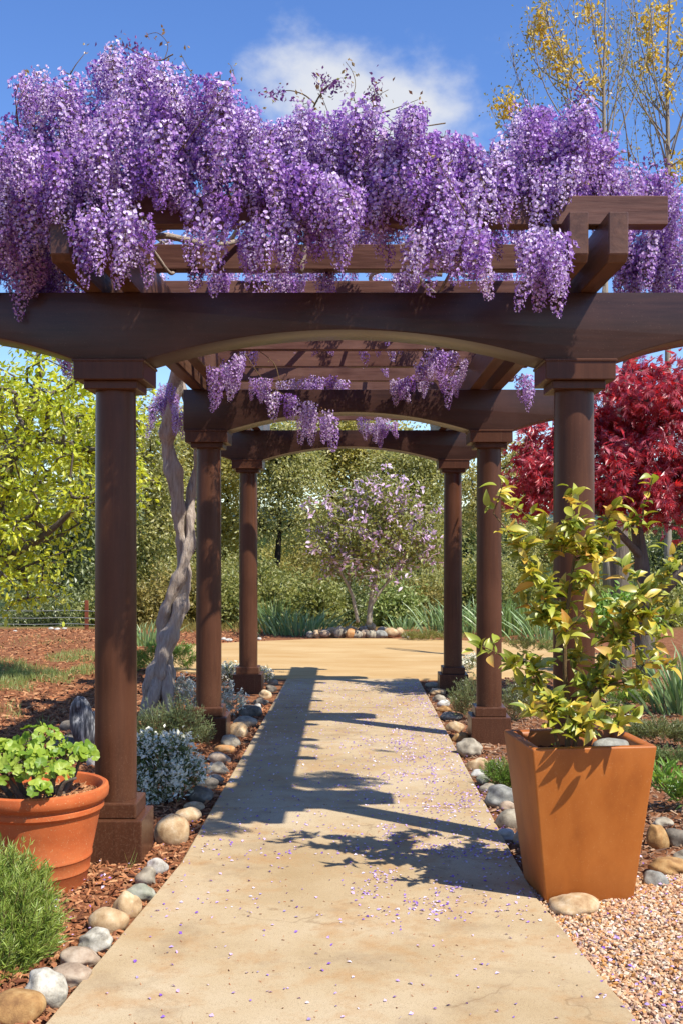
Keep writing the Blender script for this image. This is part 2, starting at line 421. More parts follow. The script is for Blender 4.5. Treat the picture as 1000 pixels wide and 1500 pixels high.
M['petal_pale'] = leaf_mat('wisteria_standard_pale', [C(230, 210, 236), C(216, 186, 226), C(242, 230, 242), C(222, 198, 230), C(234, 218, 236)], 0.38, 0.02, .5, (1.0, .92, 1.0))
M['petal_deep'] = leaf_mat('wisteria_standard_deep', [C(174, 122, 198), C(194, 150, 212), C(150, 98, 182), C(206, 166, 218)], 0.38, 0.02, .5, (1.0, .86, 1.05))
PET = ['petal', 'petal_pale', 'petal', 'petal_deep', 'petal', 'petal_pale']
M['keel'] = leaf_mat('wisteria_keel', [C(122, 72, 174), C(150, 100, 200), C(100, 54, 154), C(172, 128, 212)], 0.32, 0.03, .5, (1.0, .85, 1.1))
M['bud'] = leaf_mat('wisteria_bud', [C(110, 66, 130), C(140, 90, 160), C(120, 80, 110)], 0.2, 0.02)
M['fallen'] = leaf_mat('fallen_petal', [C(196, 160, 222), C(222, 200, 232), C(128, 84, 176), C(150, 110, 196), C(234, 222, 236), C(98, 60, 140)], 0.15, 0.02)
M['bronze'] = leaf_mat('bronze_young_leaf', [C(150, 120, 60), C(170, 140, 80), C(130, 84, 60), C(160, 156, 70)], 0.4)
M['lime'] = leaf_mat('lime_leaf', [C(198, 206, 46), C(222, 222, 62), C(174, 190, 46), C(208, 212, 50), C(150, 172, 50), C(232, 228, 98)], 0.52, 0.05)
M['maple'] = leaf_mat('red_maple_leaf', [C(164, 44, 64), C(196, 84, 100), C(132, 34, 54), C(218, 130, 140), C(178, 54, 70), C(214, 62, 60)], 0.5, 0.07, .4, (1.3, .55, .6))
M['oak'] = leaf_mat('olive_oak_leaf', [C(156, 158, 94), C(182, 178, 112), C(132, 138, 80), C(198, 190, 128), C(166, 166, 100)], 0.5, 0.04)
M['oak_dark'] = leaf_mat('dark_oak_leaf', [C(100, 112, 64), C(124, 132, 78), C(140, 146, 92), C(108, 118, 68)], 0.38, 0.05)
M['oak_yellow'] = leaf_mat('khaki_oak_leaf', [C(182, 176, 98), C(202, 192, 118), C(158, 158, 90), C(208, 192, 124), C(172, 168, 94)], 0.5, 0.03)
M['shrub'] = leaf_mat('sage_shrub_leaf', [C(134, 138, 70), C(158, 158, 86), C(112, 122, 60), C(170, 164, 98)], 0.4, 0.03)
M['shrub_b'] = leaf_mat('brush_leaf', [C(150, 134, 70), C(128, 120, 60), C(164, 146, 84), C(110, 110, 56)], 0.35, 0.02)
M['fresh'] = leaf_mat('fresh_green_leaf', [C(112, 150, 52), C(138, 172, 66), C(92, 130, 46), C(150, 180, 84)], 0.4, 0.05)
M['iris'] = leaf_mat('iris_blade', [C(122, 150, 92), C(146, 172, 112), C(102, 134, 78), C(162, 182, 134)], 0.3, 0.06)
M['grass'] = leaf_mat('grass_blade', [C(132, 148, 76), C(160, 170, 98), C(112, 132, 64), C(176, 178, 114)], 0.35, 0.03)
M['lavender'] = leaf_mat('lavender_sprig', [C(134, 148, 96), C(156, 166, 116), C(112, 130, 76), C(168, 176, 130), C(124, 138, 70)], 0.3, 0.03)
M['rosemary'] = leaf_mat('rosemary_needle', [C(140, 162, 66), C(168, 186, 84), C(112, 138, 52), C(190, 200, 110)], 0.42, 0.04)
M['alyssum_leaf'] = leaf_mat('alyssum_leaf', [C(110, 130, 76), C(134, 150, 92), C(92, 112, 64)], 0.3, 0.03)
M['white_flower'] = leaf_mat('white_flower', [C(240, 236, 214), C(228, 226, 204), C(246, 242, 222)], 0.25, 0.02, .5, (1, 1, 1))
M['silver'] = leaf_mat('silver_leaf', [C(196, 198, 176), C(214, 214, 192), C(170, 176, 150)], 0.25, 0.03, .5, (1, 1, .95))
M['pink_flower'] = leaf_mat('magnolia_flower', [C(222, 188, 214), C(236, 210, 226), C(204, 166, 208), C(244, 230, 236)], 0.35, 0.02, .5, (1, .9, 1))
M['poplar'] = leaf_mat('yellow_poplar_leaf', [C(222, 190, 76), C(208, 178, 80), C(234, 208, 110), C(188, 162, 74)], 0.45, 0.04)
M['catkin'] = leaf_mat('poplar_bud', [C(140, 140, 80), C(160, 154, 90), C(120, 124, 72)], 0.3, 0.03)
M['mulch'] = island_mat('bark_mulch', [C(150, 90, 58), C(196, 132, 88), C(116, 68, 46), C(214, 160, 114), C(172, 108, 70), C(92, 58, 44)])
M['mulch_pale'] = island_mat('pale_mulch', [C(150, 110, 84), C(180, 140, 108), C(110, 76, 58), C(200, 166, 134), C(90, 62, 50)])
M['gravel'] = island_mat('pink_gravel', [C(222, 180, 136), C(236, 208, 172), C(206, 146, 92), C(244, 230, 204), C(196, 138, 100), C(228, 194, 156), C(216, 150, 66), C(186, 160, 160)], .8, .3)
M['fence_rust'] = clay('rusty_steel', C(104, 52, 32), C(130, 66, 40), C(150, 84, 54), salt=False)
M['wire'] = island_mat('galvanised_wire', [C(150, 152, 150), C(160, 160, 158)], .4, .5)
S_ = {}
S_['tan'] = stone_mat('tan_stone', C(206, 174, 130), C(168, 132, 92), C(228, 204, 168), .35)
S_['brown'] = stone_mat('brown_stone', C(182, 138, 84), C(140, 100, 60), C(206, 168, 112), .3)
S_['white'] = stone_mat('white_stone', C(214, 208, 194), C(160, 152, 138), C(236, 232, 222), .6)
S_['speck'] = stone_mat('speckled_stone', C(200, 192, 172), C(130, 122, 108), C(232, 226, 210), .8, 40)
S_['grey'] = stone_mat('grey_stone', C(172, 160, 138), C(126, 116, 100), C(200, 188, 164), .5)
S_['blue'] = stone_mat('blue_grey_stone', C(156, 154, 144), C(112, 112, 106), C(190, 188, 176), .6)
S_['dark'] = stone_mat('dark_stone', C(126, 116, 102), C(84, 78, 70), C(160, 148, 130), .5)
S_['green'] = stone_mat('greenish_stone', C(164, 164, 142), C(128, 130, 110), C(188, 186, 166), .4)
S_['orange'] = stone_mat('orange_stone', C(206, 150, 92), C(170, 112, 62), C(222, 180, 130), .3)
S_['pink'] = stone_mat('pinkish_stone', C(184, 160, 134), C(142, 120, 98), C(208, 188, 162), .4)

# ------------------------------------------------------------------ the setting
def ground_h(x, y):
    y = np.asarray(y, float); x = np.asarray(x, float)
    h = -SL * np.minimum(y, 24) - 0.03
    h = h - 0.11 * np.clip(y - 24, 0, 55) - 0.0 * y
    und = 0.03 * np.sin(x * 1.3 + y * .7) + 0.02 * np.sin(x * 2.7 - y * 1.9)
    side = np.clip((np.abs(x + .03) - 1.3) / 1.5, 0, 1) * np.clip((24 - y) / 4, 0, 1)
    side = side * np.clip((np.hypot(x - .25, y - 15.05 * K) - 3.7) / 1.0, 0, 1)
    return h + und * side
gx = np.concatenate([-np.geomspace(30, 4000, 16)[::-1], np.linspace(-24, -4, 30), np.linspace(-3.6, 3.6, 37), np.linspace(4, 24, 30), np.geomspace(30, 4000, 16)])
gy = np.concatenate([[-400, -60, -10], np.linspace(-3, 30, 100), np.linspace(31, 90, 40), np.geomspace(100, 6000, 20)])
GX, GY = np.meshgrid(gx, gy)
V = np.stack([GX, GY, ground_h(GX, GY)], 2).reshape(-1, 3)
nx, ny = len(gx), len(gy)
ii, jj = np.meshgrid(np.arange(ny - 1), np.arange(nx - 1), indexing='ij')
q = ii * nx + jj
g = mk('ground', V, [np.stack([q, q + 1, q + nx + 1, q + nx], 2).reshape(-1, 4)], M['ground'], smooth=True)
tag(g, 'reddish brown mulched garden soil sloping down to dry green hillside', kind='structure')

def hill(name, y0, top_px, amp, seed, color, x_half):
    r = np.random.default_rng(seed)
    xs = np.linspace(-x_half, x_half, 160)
    z = CZ + (HY - top_px) / F * y0 + sum(amp / (k + 1) * np.sin(xs / x_half * (3 + 4 * k) + r.uniform(0, 6)) for k in range(6))
    rows = []
    for t in np.linspace(0, 1, 9):
        rows.append(np.stack([xs, np.full_like(xs, y0 - (1 - t) * y0 * .35), -10 + (z + 10) * np.sin(t * math.pi / 2) + 2 * np.sin(xs * .05 + t * 9) * (1 - t)], 1))
    rows.append(np.stack([xs, np.full_like(xs, y0 * 1.5), np.full_like(xs, -20)], 1))
    Vh = np.concatenate(rows); n = len(xs)
    a, b = np.meshgrid(np.arange(len(rows) - 1), np.arange(n - 1), indexing='ij'); qq = a * n + b
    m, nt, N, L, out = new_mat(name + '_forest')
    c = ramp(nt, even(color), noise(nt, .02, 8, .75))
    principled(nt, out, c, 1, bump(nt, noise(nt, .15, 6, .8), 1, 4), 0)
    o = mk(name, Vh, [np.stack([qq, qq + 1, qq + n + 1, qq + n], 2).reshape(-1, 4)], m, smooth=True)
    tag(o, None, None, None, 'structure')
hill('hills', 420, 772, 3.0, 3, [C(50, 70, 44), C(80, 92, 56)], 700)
hill('hills', 2400, 738, 10.0, 5, [C(60, 84, 86), C(84, 106, 108)], 4500)  # distant ridge: bluish haze is painted into its forest colour

# concrete walk: a bed with slabs parted by sawn joints
PL, PR = -0.825, 0.765
def edge_l(y):
    y0 = 4.62 * K
    return PL - np.clip(y0 - y, 0, 3) * 0.085 / K * 1.0 - 0.0
def edge_r(y):
    y0 = 4.25 * K
    return PR + np.clip(y0 - y, 0, 3) * 0.098 / K
path = thing('path', 'sandy concrete garden walk under the pergola', None, (0, 0, 0))
path['kind'] = 'structure'
bedv = []
ys = np.linspace(1.8, 13.2, 60)
for y in ys: bedv += [(edge_l(y) + .01, y, gz(y) - .012), (edge_r(y) - .01, y, gz(y) - .012)]
k = np.arange(len(ys) - 1) * 2
mk('joint_bed', bedv, [np.stack([k, k + 1, k + 3, k + 2], 1)], M['soil'], path)
joints = [1.8, GP(500, 1184)[1], GP(500, 1068)[1], 10.6, 13.2]
for a, b in zip(joints[:-1], joints[1:]):
    yy = np.linspace(a + .004, b - .004, 9)
    top, N_ = [], len(yy)
    V = []
    for y in yy:
        L_, R_ = edge_l(y), edge_r(y)
        V += [(L_ - .004, y, gz(y) - .10), (L_, y, gz(y) - .008), (L_ + .008, y, gz(y)), (R_ - .008, y, gz(y)), (R_, y, gz(y) - .008), (R_ + .004, y, gz(y) - .10)]
    Fq = []
    for i in range(N_ - 1):
        for j in range(5):
            Fq.append((i * 6 + j, i * 6 + j + 1, (i + 1) * 6 + j + 1, (i + 1) * 6 + j))
    caps = [[0, 1, 2, 3, 4, 5], [(N_ - 1) * 6 + j for j in (5, 4, 3, 2, 1, 0)]]
    mk('slab', V, [np.array(Fq), np.array(caps)], M['concrete'], path)
# round sitting area of decomposed granite at the end of the walk
pc = np.array([0.25, 15.05 * K]); pr = 3.45
a = np.linspace(0, 2 * math.pi, 96, endpoint=False)
rr = pr * (1 + .012 * np.sin(a * 5) + .008 * np.sin(a * 11 + 1))
V = [(pc[0], pc[1], gz(pc[1]) - .006)] + [(pc[0] + r * math.cos(t) * 1.0, pc[1] + r * math.sin(t), gz(pc[1] + r * math.sin(t)) - .006) for r, t in zip(rr, a)]
V += [(pc[0] + (r + .05) * math.cos(t), pc[1] + (r + .05) * math.sin(t), gz(pc[1] + r * math.sin(t)) - .12) for r, t in zip(rr, a)]
n = len(a); i = np.arange(n); j = (i + 1) % n
o = mk('patio', V, [np.stack([np.zeros(n, int), 1 + i, 1 + j], 1), np.stack([1 + i, 1 + n + i, 1 + n + j, 1 + j], 1)], M['granite'])
tag(o, 'round golden decomposed granite patio beyond the pergola', None, None, 'structure')

# ------------------------------------------------------------------ pergola
XC = -0.05
UD = [4.87, 7.97, 10.93]
YC = [u * K for u in UD]
XCOL = (-1.1755, 1.0748)
Z_ARCH_TOP = CZ + (HY - 427) / F * (4.73 * K)       # 2.606
Z_SPRING = CZ + (HY - 526) / F * (4.73 * K)
Z_APEX = CZ + (HY - 482) / F * (4.73 * K)
T_ARCH = 0.285
perg = thing('pergola', 'dark brown timber pergola with round columns and arched beams over the walk', 'pergola', (XC, YC[0], 0))
def revolve(prof, sides=48):
    a = np.linspace(0, 2 * math.pi, sides, endpoint=False); prof = np.array(prof)
    V = np.stack([prof[:, 0, None] * np.cos(a), prof[:, 0, None] * np.sin(a), np.repeat(prof[:, 1, None], sides, 1)], 2).reshape(-1, 3)
    m = len(prof); i = np.arange(m - 1)[:, None] * sides; j = np.arange(sides)[None]; jn = (j + 1) % sides
    return V, [np.stack([i + j, i + jn, i + sides + jn, i + sides + j], 2).reshape(-1, 4)]
for k, y in enumerate(YC):
    for x in XCOL:
        zg = gz(y) - .05
        zt = Z_SPRING
        V, fs = revolve([(0.100, zg + .2), (0.1015, zg + .6), (0.1015, zg + 1.1), (0.099, zt - .5), (0.0965, zt - .12)])
        c = mk('column', V + np.array([x, y, 0]), fs, M['column'], perg, smooth=True)
        s = .157
        from_bm('plinth', bm_box(x - s, x + s, y - s, y + s, zg, zg + .235, .006, 2), M['column'], c)
        s = .124
        from_bm('base_step', bm_box(x - s, x + s, y - s, y + s, zg + .2345, zg + .31, .008, 2), M['column'], c)
        s = .128
        from_bm('neck_block', bm_box(x - s, x + s, y - s, y + s, zt - .138, zt - .097, .004), M['column'], c)
        s = .168
        from_bm('capital', bm_box(x - s, x + s, y - s, y + s, zt - .098, zt - .002, .004), M['column'], c)
        s = .174
        from_bm('capital_lip', bm_box(x - s, x + s, y - s, y + s, zt - .012, zt + .002, .003), M['column'], c)
def arch_beam(y, xl, xr):
    pts = []
    a0, a1 = XCOL[0] + .172, XCOL[1] - .172
    n = 40
    hh = Z_APEX - Z_SPRING; half = (a1 - a0) / 2; R = (half * half + hh * hh) / (2 * hh)
    bot = []
    # left wing: half arch rising outwards
    def wing(x_in, x_out):
        out = []
        span = 0.72
        for t in np.linspace(0, 1, 14):
            x = x_in + (x_out - x_in) * t
            s = min(1, abs(x - x_in) / span)
            out.append((x, Z_SPRING + hh * (1 - (1 - s) ** 2) * .95))
        return out
    wl_in = XCOL[0] - .172
    if xl < wl_in - .05: bot += wing(wl_in, xl)[::-1]
    else: bot.append((xl, Z_SPRING))
    if abs(bot[-1][0] - wl_in) > 1e-6: bot.append((wl_in, Z_SPRING))
    for t in np.linspace(-1, 1, n):
        x = (a0 + a1) / 2 + half * t
        bot.append((x, Z_APEX - R + math.sqrt(max(R * R - (half * t) ** 2, 0))))
    bot += wing(XCOL[1] + .172, xr)
    outline = bot + [(xr, Z_ARCH_TOP), (xl, Z_ARCH_TOP)]
    bm = bmesh.new()
    f = [bm.verts.new((x, y - T_ARCH / 2, z)) for x, z in outline]
    fa = bm.faces.new(f)
    r = bmesh.ops.extrude_face_region(bm, geom=[fa])
    bmesh.ops.translate(bm, verts=[v for v in r['geom'] if isinstance(v, bmesh.types.BMVert)], vec=(0, T_ARCH, 0))
    bmesh.ops.recalc_face_normals(bm, faces=bm.faces)
    es = [e for e in bm.edges if abs(e.verts[0].co.y - e.verts[1].co.y) < 1e-5]
    bmesh.ops.bevel(bm, geom=es, offset=.006, segments=2, affect='EDGES', profile=.6)
    o = from_bm('arch_beam', bm, M['beam'], perg); smooth_by_angle(o, 30)
for y, xl in zip(YC, (-1.78, -1.36, -1.74)):
    arch_beam(y, xl, 1.66)
Z_R0, Z_R1 = Z_ARCH_TOP + .001, Z_ARCH_TOP + .212
YR0, YR1 = 4.21 * K, 12.0 * K
def rafter(xc):
    w = .042; bev = .06
    prof = [(YR0, Z_R0 + .03), (YR0 + .03, Z_R0), (YR1 - .03, Z_R0), (YR1, Z_R0 + .03), (YR1, Z_R1), (YR0, Z_R1)]
    bm = bmesh.new()
    fa = bm.faces.new([bm.verts.new((xc - w, y, z)) for y, z in prof])
    r = bmesh.ops.extrude_face_region(bm, geom=[fa])
    bmesh.ops.translate(bm, verts=[v for v in r['geom'] if isinstance(v, bmesh.types.BMVert)], vec=(2 * w, 0, 0))
    bmesh.ops.recalc_face_normals(bm, faces=bm.faces)
    bmesh.ops.bevel(bm, geom=bm.edges[:], offset=.004, segments=1, affect='EDGES')
    from_bm('rafter', bm, M['rafter'], perg)
RX = [XC - 1.205, XC - 1.02, XC + 1.0, XC + 1.17]
for x in RX: rafter(x)
PUR = [4.43 + .726 * i for i in range(11)]
prs = np.random.default_rng(3)
for i, u in enumerate(PUR):
    y = u * K
    e = prs.uniform(-.02, .02)
    from_bm('purlin', bm_box(XC - 1.34 + e, XC + 1.455 + e, y - .043, y + .043, Z_R1 + .001, Z_R1 + .131, .004), M['purlin'], perg)


# ------------------------------------------------------------------ plant tools
def blob(px, py, rx, ry, u, rd=None):
    c = P(px, py, u); s = u * K / F
    return c, np.array([rx * s, (rd if rd is not None else (rx + ry) / 2 * s), ry * s])
def sample_blobs(blobs, n, r, inner=0.0):
    vol = np.array([np.prod(b[1]) for b in blobs]) ** 0.8; vol /= vol.sum()
    k = r.choice(len(blobs), n, p=vol)
    d = r.normal(size=(n, 3)); d /= np.linalg.norm(d, axis=1, keepdims=True)
    rad = (inner ** 3 + (1 - inner ** 3) * r.random(n)) ** (1 / 3)
    c = np.array([b[0] for b in blobs])[k]; R = np.array([b[1] for b in blobs])[k]
    return c + d * R * rad[:, None], k
DIAMOND = (np.array([(0, 0, 0), (.45, .27, .09), (1, 0, -.06), (.45, -.27, .09)], float), [np.array([(0, 1, 2), (0, 2, 3)])])
LEAF6 = (np.array([(0, 0, 0), (.3, .2, .05), (.68, .2, .03), (1, 0, -.1), (.68, -.2, .03), (.3, -.2, .05), (.5, 0, -.03)], float),
         [np.array([(0, 6, 1), (1, 6, 2), (2, 6, 3), (3, 6, 4), (4, 6, 5), (5, 6, 0)])])
def palmate(nl=5, w=.13):
    V, T = [(0, 0, 0)], []
    for i in range(nl):
        a = math.radians(-75 + 150 * i / (nl - 1)); L = 1 - .28 * abs(i - (nl - 1) / 2) / ((nl - 1) / 2)
        dx, dy = math.cos(a), math.sin(a); b = len(V)
        V += [(dx * .5 * L - dy * w, dy * .5 * L + dx * w, .04), (dx * L, dy * L, -.12), (dx * .5 * L + dy * w, dy * .5 * L - dx * w, .04)]
        T += [(0, b + 2, b + 1), (0, b + 1, b)]
    return np.array(V, float), [np.array(T)]
MAPLE = palmate(7, .085)
BLADE = (np.array([(0, -.5, 0), (0, .5, 0), (.4, -.45, .02), (.4, .45, .02), (.75, -.3, 0), (.75, .3, 0), (1, 0, -.04)], float),
         [np.array([(0, 2, 1), (1, 2, 3), (2, 4, 3), (3, 4, 5), (4, 6, 5)])])
NEEDLE = (np.array([(0, -.07, 0), (.5, .0, .06), (0, .07, 0), (1, 0, 0)], float), [np.array([(0, 3, 1), (1, 3, 2)])])

def leaves(pos, size, r, template=DIAMOND, droop=0.25, var=0.35, dirs=None, upb=.6):
    n = len(pos)
    d = rdir(n, r) if dirs is None else dirs + .45 * rdir(n, r)
    d = d + np.array([0, 0, -droop])
    up = rdir(n, r) + np.array([0, 0, upb])
    return scatter(template[0], template[1], pos, frames(d, up), size * (1 + var * r.uniform(-1, 1, n)))

def grow(trunks, targets, r, step=0.35, bow=0.12, jit=0.06):
    pos, par, trad = [], [], []
    for pts, rad in trunks:
        q, rd = catmull(pts, rad, 4)
        for i, p in enumerate(q):
            pos.append(p); par.append(len(pos) - 2 if i else -1); trad.append(rd[i])
    ntr = len(pos)
    tp = np.array(pos)
    dmin = np.array([np.min(np.linalg.norm(tp[len(tp) // 4:] - t, axis=1)) for t in targets])
    tips = []
    cap = ntr + len(targets) * 60
    A = np.zeros((cap, 3)); A[:ntr] = tp; n = ntr
    for t in np.asarray(targets)[np.argsort(dmin)]:
        dv = A[:n] - t
        c = np.linalg.norm(dv, axis=1) + .8 * np.maximum(dv[:, 2], 0)
        c[:max(1, ntr // 6)] += 3
        j = int(np.argmin(c)); a = A[j].copy(); L = np.linalg.norm(t - a)
        m = max(1, min(50, int(L / step)))
        b = r.normal(size=3) * bow * L + np.array([0, 0, bow * L])
        last = j
        for s in range(1, m + 1):
            f = s / m
            p = a + (t - a) * f + b * 4 * f * (1 - f) * .5 + (r.normal(size=3) * jit * step if s < m else 0)
            A[n] = p; par.append(last); last = n; n += 1
        tips.append(last)
    A = A[:n]; par = np.array(par)
    cnt = np.zeros(n); cnt[tips] = 1
    for i in range(n - 1, -1, -1):
        if par[i] >= 0: cnt[par[i]] += cnt[i]
    return A, par, cnt, np.array(tips), ntr
def branch_mesh(A, par, cnt, ntr, r0, p=0.45, sides=5, rmax=.2):
    k = np.arange(ntr, len(A))
    k = k[par[k] >= 0]
    r = np.minimum(r0 * np.maximum(cnt, 1) ** p, rmax)
    ra = np.minimum(r[par[k]], r[k] * 1.35)
    return edges_tubes(A[par[k]], A[k], ra, r[k], sides)
def tree(name, label, cat, base, trunks, blobs, nclump, nleaf, clump_r, lsize, lmat, bmat, seed, twig=.006, template=DIAMOND,
         group=None, droop=.25, inner=.2, wood='trunk', crown='crown', extra=None, step=.35, bow=.12, rmax=.2):
    r = np.random.default_rng(seed)
    t = thing(name, label, cat, base, group)
    targets, _ = sample_blobs(blobs, nclump, r, inner)
    A, par, cnt, tips, ntr = grow(trunks, targets, r, step, bow)
    parts = []
    for i, (pts, rad) in enumerate(trunks):
        V, fs = sweep(pts, rad, 10, .10, 6, seed + i); parts.append((V, fs))
    V, fs = branch_mesh(A, par, cnt, ntr, twig, sides=5, rmax=rmax); parts.append((V, [fs[0], np.zeros((0, 3), int)]))
    V, fs = merge(parts)
    mk(wood, V, fs, bmat, t, smooth=True)
    tp = A[tips]
    prev = A[par[tips]]
    w = r.integers(0, len(tp), nleaf)
    off = r.normal(size=(nleaf, 3)) * clump_r * np.array([1, 1, .75]) * r.uniform(.4, 1.1, (nleaf, 1))
    pos = tp[w] + off
    back = r.random((nleaf, 1)) ** 2 * .6
    pos = pos + (prev[w] - tp[w]) * back
    V, fs = leaves(pos, lsize, r, template, droop, dirs=off / clump_r * .6)
    mk(crown, V, fs, lmat, t)
    if extra: extra(t, tp, r)
    return t
def tr(pts, u):
    """polyline given as (px, py, radius_px[, u])"""
    out, rad = [], []
    for p in pts:
        uu = p[3] if len(p) > 3 else u
        out.append(P(p[0], p[1], uu)); rad.append(p[2] * uu * K / F)
    return (np.array(out), np.array(rad))
def bush(name, label, cat, base, blobs, n, lsize, lmat, seed, template=DIAMOND, group=None, inner=.55, stems=True, part='foliage', droop=.1, smat=None, clump=.0):
    r = np.random.default_rng(seed)
    t = thing(name, label, cat, base, group)
    pos, k = sample_blobs(blobs, n, r, inner)
    if clump:
        cc, kk = sample_blobs(blobs, max(8, n // 60), r, inner)
        pos = cc[r.integers(0, len(cc), n)] + r.normal(size=(n, 3)) * clump
    c = np.array([b[0] for b in blobs])[k]
    V, fs = leaves(pos, lsize, r, template, droop, dirs=(pos - c) / np.linalg.norm(pos - c, axis=1, keepdims=True) * .7 if not clump else None)
    mk(part, V, fs, lmat, t)
    if stems:
        m = 14
        e, _ = sample_blobs(blobs, m, r, .3)
        b = np.array(base) + r.normal(size=(m, 3)) * np.array([.06, .06, 0])
        V, fs = edges_tubes(b, e, np.full(m, .012), np.full(m, .004), 5)
        mk('stem', V, fs, smat or M['twig'], t, smooth=True)
    return t

# ------------------------------------------------------------------ wisteria over the pergola
FLOR_V = np.array([(.15, 0, .1), (.1, 0, -.12), (.42, .5, .02), (.38, .52, .5), (.2, 0, .85), (.38, -.52, .5), (.42, -.5, .02),
                   (.1, 0, -.05), (.95, 0, -.38), (.55, .26, -.2), (.55, -.26, -.2), (.5, 0, -.02)], float)
FLOR_S = np.array([(0, 1, 2), (0, 2, 3), (0, 3, 4), (0, 4, 5), (0, 5, 6), (0, 6, 1)])
FLOR_K = np.array([(7, 9, 11), (9, 8, 11), (11, 8, 10), (7, 11, 10)])
def raceme_geo(seed, n, L, R, fs=.0215):
    r = np.random.default_rng(seed)
    t = (np.arange(n) + r.random(n) * .8) / n
    a = np.arange(n) * 2.399 + r.normal(size=n) * .3
    rad = R * (1 - t) ** .55 * (.55 + .55 * r.random(n)) + .006
    ax = np.stack([.03 * L * np.sin(t * 3), .02 * L * np.sin(t * 2 + 1), -L * t], 1)
    d = np.stack([np.cos(a), np.sin(a), .15 + r.normal(size=n) * .35 - .3 * t], 1)
    pos = ax + np.stack([np.cos(a) * rad, np.sin(a) * rad, r.normal(size=n) * .008], 1)
    up = np.tile([0, 0, 1.], (n, 1)) + .35 * r.normal(size=(n, 3))
    sc = fs * (1 - .55 * t ** 2) * r.uniform(.75, 1.2, n)
    V, f = scatter(FLOR_V, [FLOR_S, FLOR_K], pos, frames(d, up), sc)
    # pedicels and stalk
    kk = np.unique(np.concatenate([np.arange(0, n, 5), [n - 1]]))
    A_ = np.vstack([[[0, 0, .02]], ax[kk[:-1]], ax[::3]]); B_ = np.vstack([ax[kk[:1]], ax[kk[1:]], pos[::3]])
    V2, f2 = edges_tubes(A_, B_, np.full(len(A_), .0018), np.full(len(A_), .0012), 3)
    return np.vstack([V, V2]), f[0], f[1], f2[0] + len(V)
RAC = [raceme_geo(100 + i, n, L, R) for i, (n, L, R) in enumerate([(150, .30, .064), (130, .25, .062), (165, .36, .062), (108, .21, .058), (152, .28, .070), (130, .31, .054)])]
RAC_ME = [make_mesh('raceme', g[0], [g[1], g[2], g[3]], [M[PET[i]], M['keel'], M['twig']], False, [0, 1, 2]) for i, g in enumerate(RAC)]
wis = thing('wisteria_vine', 'old wisteria with twisted grey trunk, purple blossom heaped over the pergola', 'wisteria', GP(232, 1046))
wr = np.random.default_rng(21)
u0 = 9.15
ctr = [(230, 1052, 27), (234, 1010, 22), (239, 965, 18), (246, 920, 17.5), (257, 880, 15), (268, 838, 14.5), (274, 795, 12.5), (270, 758, 12)]
def strand(ph, turns, upper, seed, thick=1.0):
    pts, rad = [], []
    for i, (x, y, r_) in enumerate(ctr):
        t = i / (len(ctr) - 1); a = ph + turns * 2 * math.pi * t
        off = 10 * (1 - .15 * t)
        p = P(x + off * math.cos(a), y, u0); p[1] += off * math.sin(a) * u0 * K / F
        pts.append(p); rad.append(r_ * .66 * thick * u0 * K / F)
    for (x, y, r_, u) in upper:
        pts.append(P(x, y, u)); rad.append(r_ * u * K / F)
    return sweep(pts, rad, 22, .26, 10, seed)
parts = [strand(2.6, 1.15, [(257, 705, 11.5, 9.1), (247, 655, 10, 9.1), (251, 605, 11.5, 9.0), (260, 545, 9, 8.8), (285, 500, 8, 8.4), (330, 465, 7, 7.9)], 1),
         strand(5.6, 1.15, [(280, 725, 8, 9.2), (291, 680, 7.5, 9.2), (288, 630, 7, 9.1), (268, 570, 6, 9.0), (250, 520, 5, 9.0)], 2, .85)]
for (a, b, c) in [((214, 1052, 9), (226, 1020, 10), (236, 980, 8)), ((250, 1046, 8), (246, 1015, 9), (243, 975, 7))]:
    q = [P(*a[:2], u0 - .1), P(*b[:2], u0 - .1), P(*c[:2], u0 - .05)]
    parts.append(sweep(q, [p[2] * u0 * K / F for p in (a, b, c)], 10, .15, 6, 5))
V, fs = merge(parts)
mk('trunk', V, fs, M['bark_wisteria'], wis, smooth=True)
# vines running over the rafters
parts = []
zt = Z_R1 + .16
def vine(pts, r0, r1, seed):
    parts.append(sweep(pts, np.linspace(r0, r1, len(pts)), 7, .12, 6, seed))
for i in range(16):
    x = wr.uniform(-1.2, 1.2); y = wr.uniform(5.4, 9) * K
    pts = []
    hd = wr.uniform(0, 6.28)
    for k in range(7):
        pts.append((x, y, zt + .06 + .12 * wr.random() + .05 * k * wr.random()))
        hd += wr.normal() * .5; x += .33 * math.cos(hd); y += .4 * math.sin(hd)
        x = min(1.45, max(-1.6, x)); y = min(11.5 * K, max(5.1 * K, y))
    vine(pts, .02, .007, i)
vine([P(205, 352, 4.9), P(240, 345, 4.9), P(275, 352, 4.95), P(310, 358, 5.0), P(350, 352, 5.1), P(390, 330, 5.1)], .018, .011, 50)
vine([P(210, 350, 4.9), P(228, 372, 5.0), P(250, 400, 5.1), P(262, 388, 5.2)], .012, .008, 51)
vine([P(440, 400, 5.0), P(450, 350, 5.0), P(462, 320, 4.9), P(480, 280, 4.9)], .014, .010, 52)
vine([P(600, 395, 5.4), P(622, 418, 5.6), P(640, 440, 5.9), P(640, 500, 6.6)], .016, .012, 53)
vine([P(690, 360, 4.7), P(665, 390, 4.9), P(645, 425, 5.2)], .010, .008, 54)
vine([P(640, 330, 4.6), P(700, 270, 4.6), P(735, 240, 4.6)], .008, .004, 55)
V, fs = merge(parts)
mk('limb', V, fs, M['bark_wisteria'], wis, smooth=True)
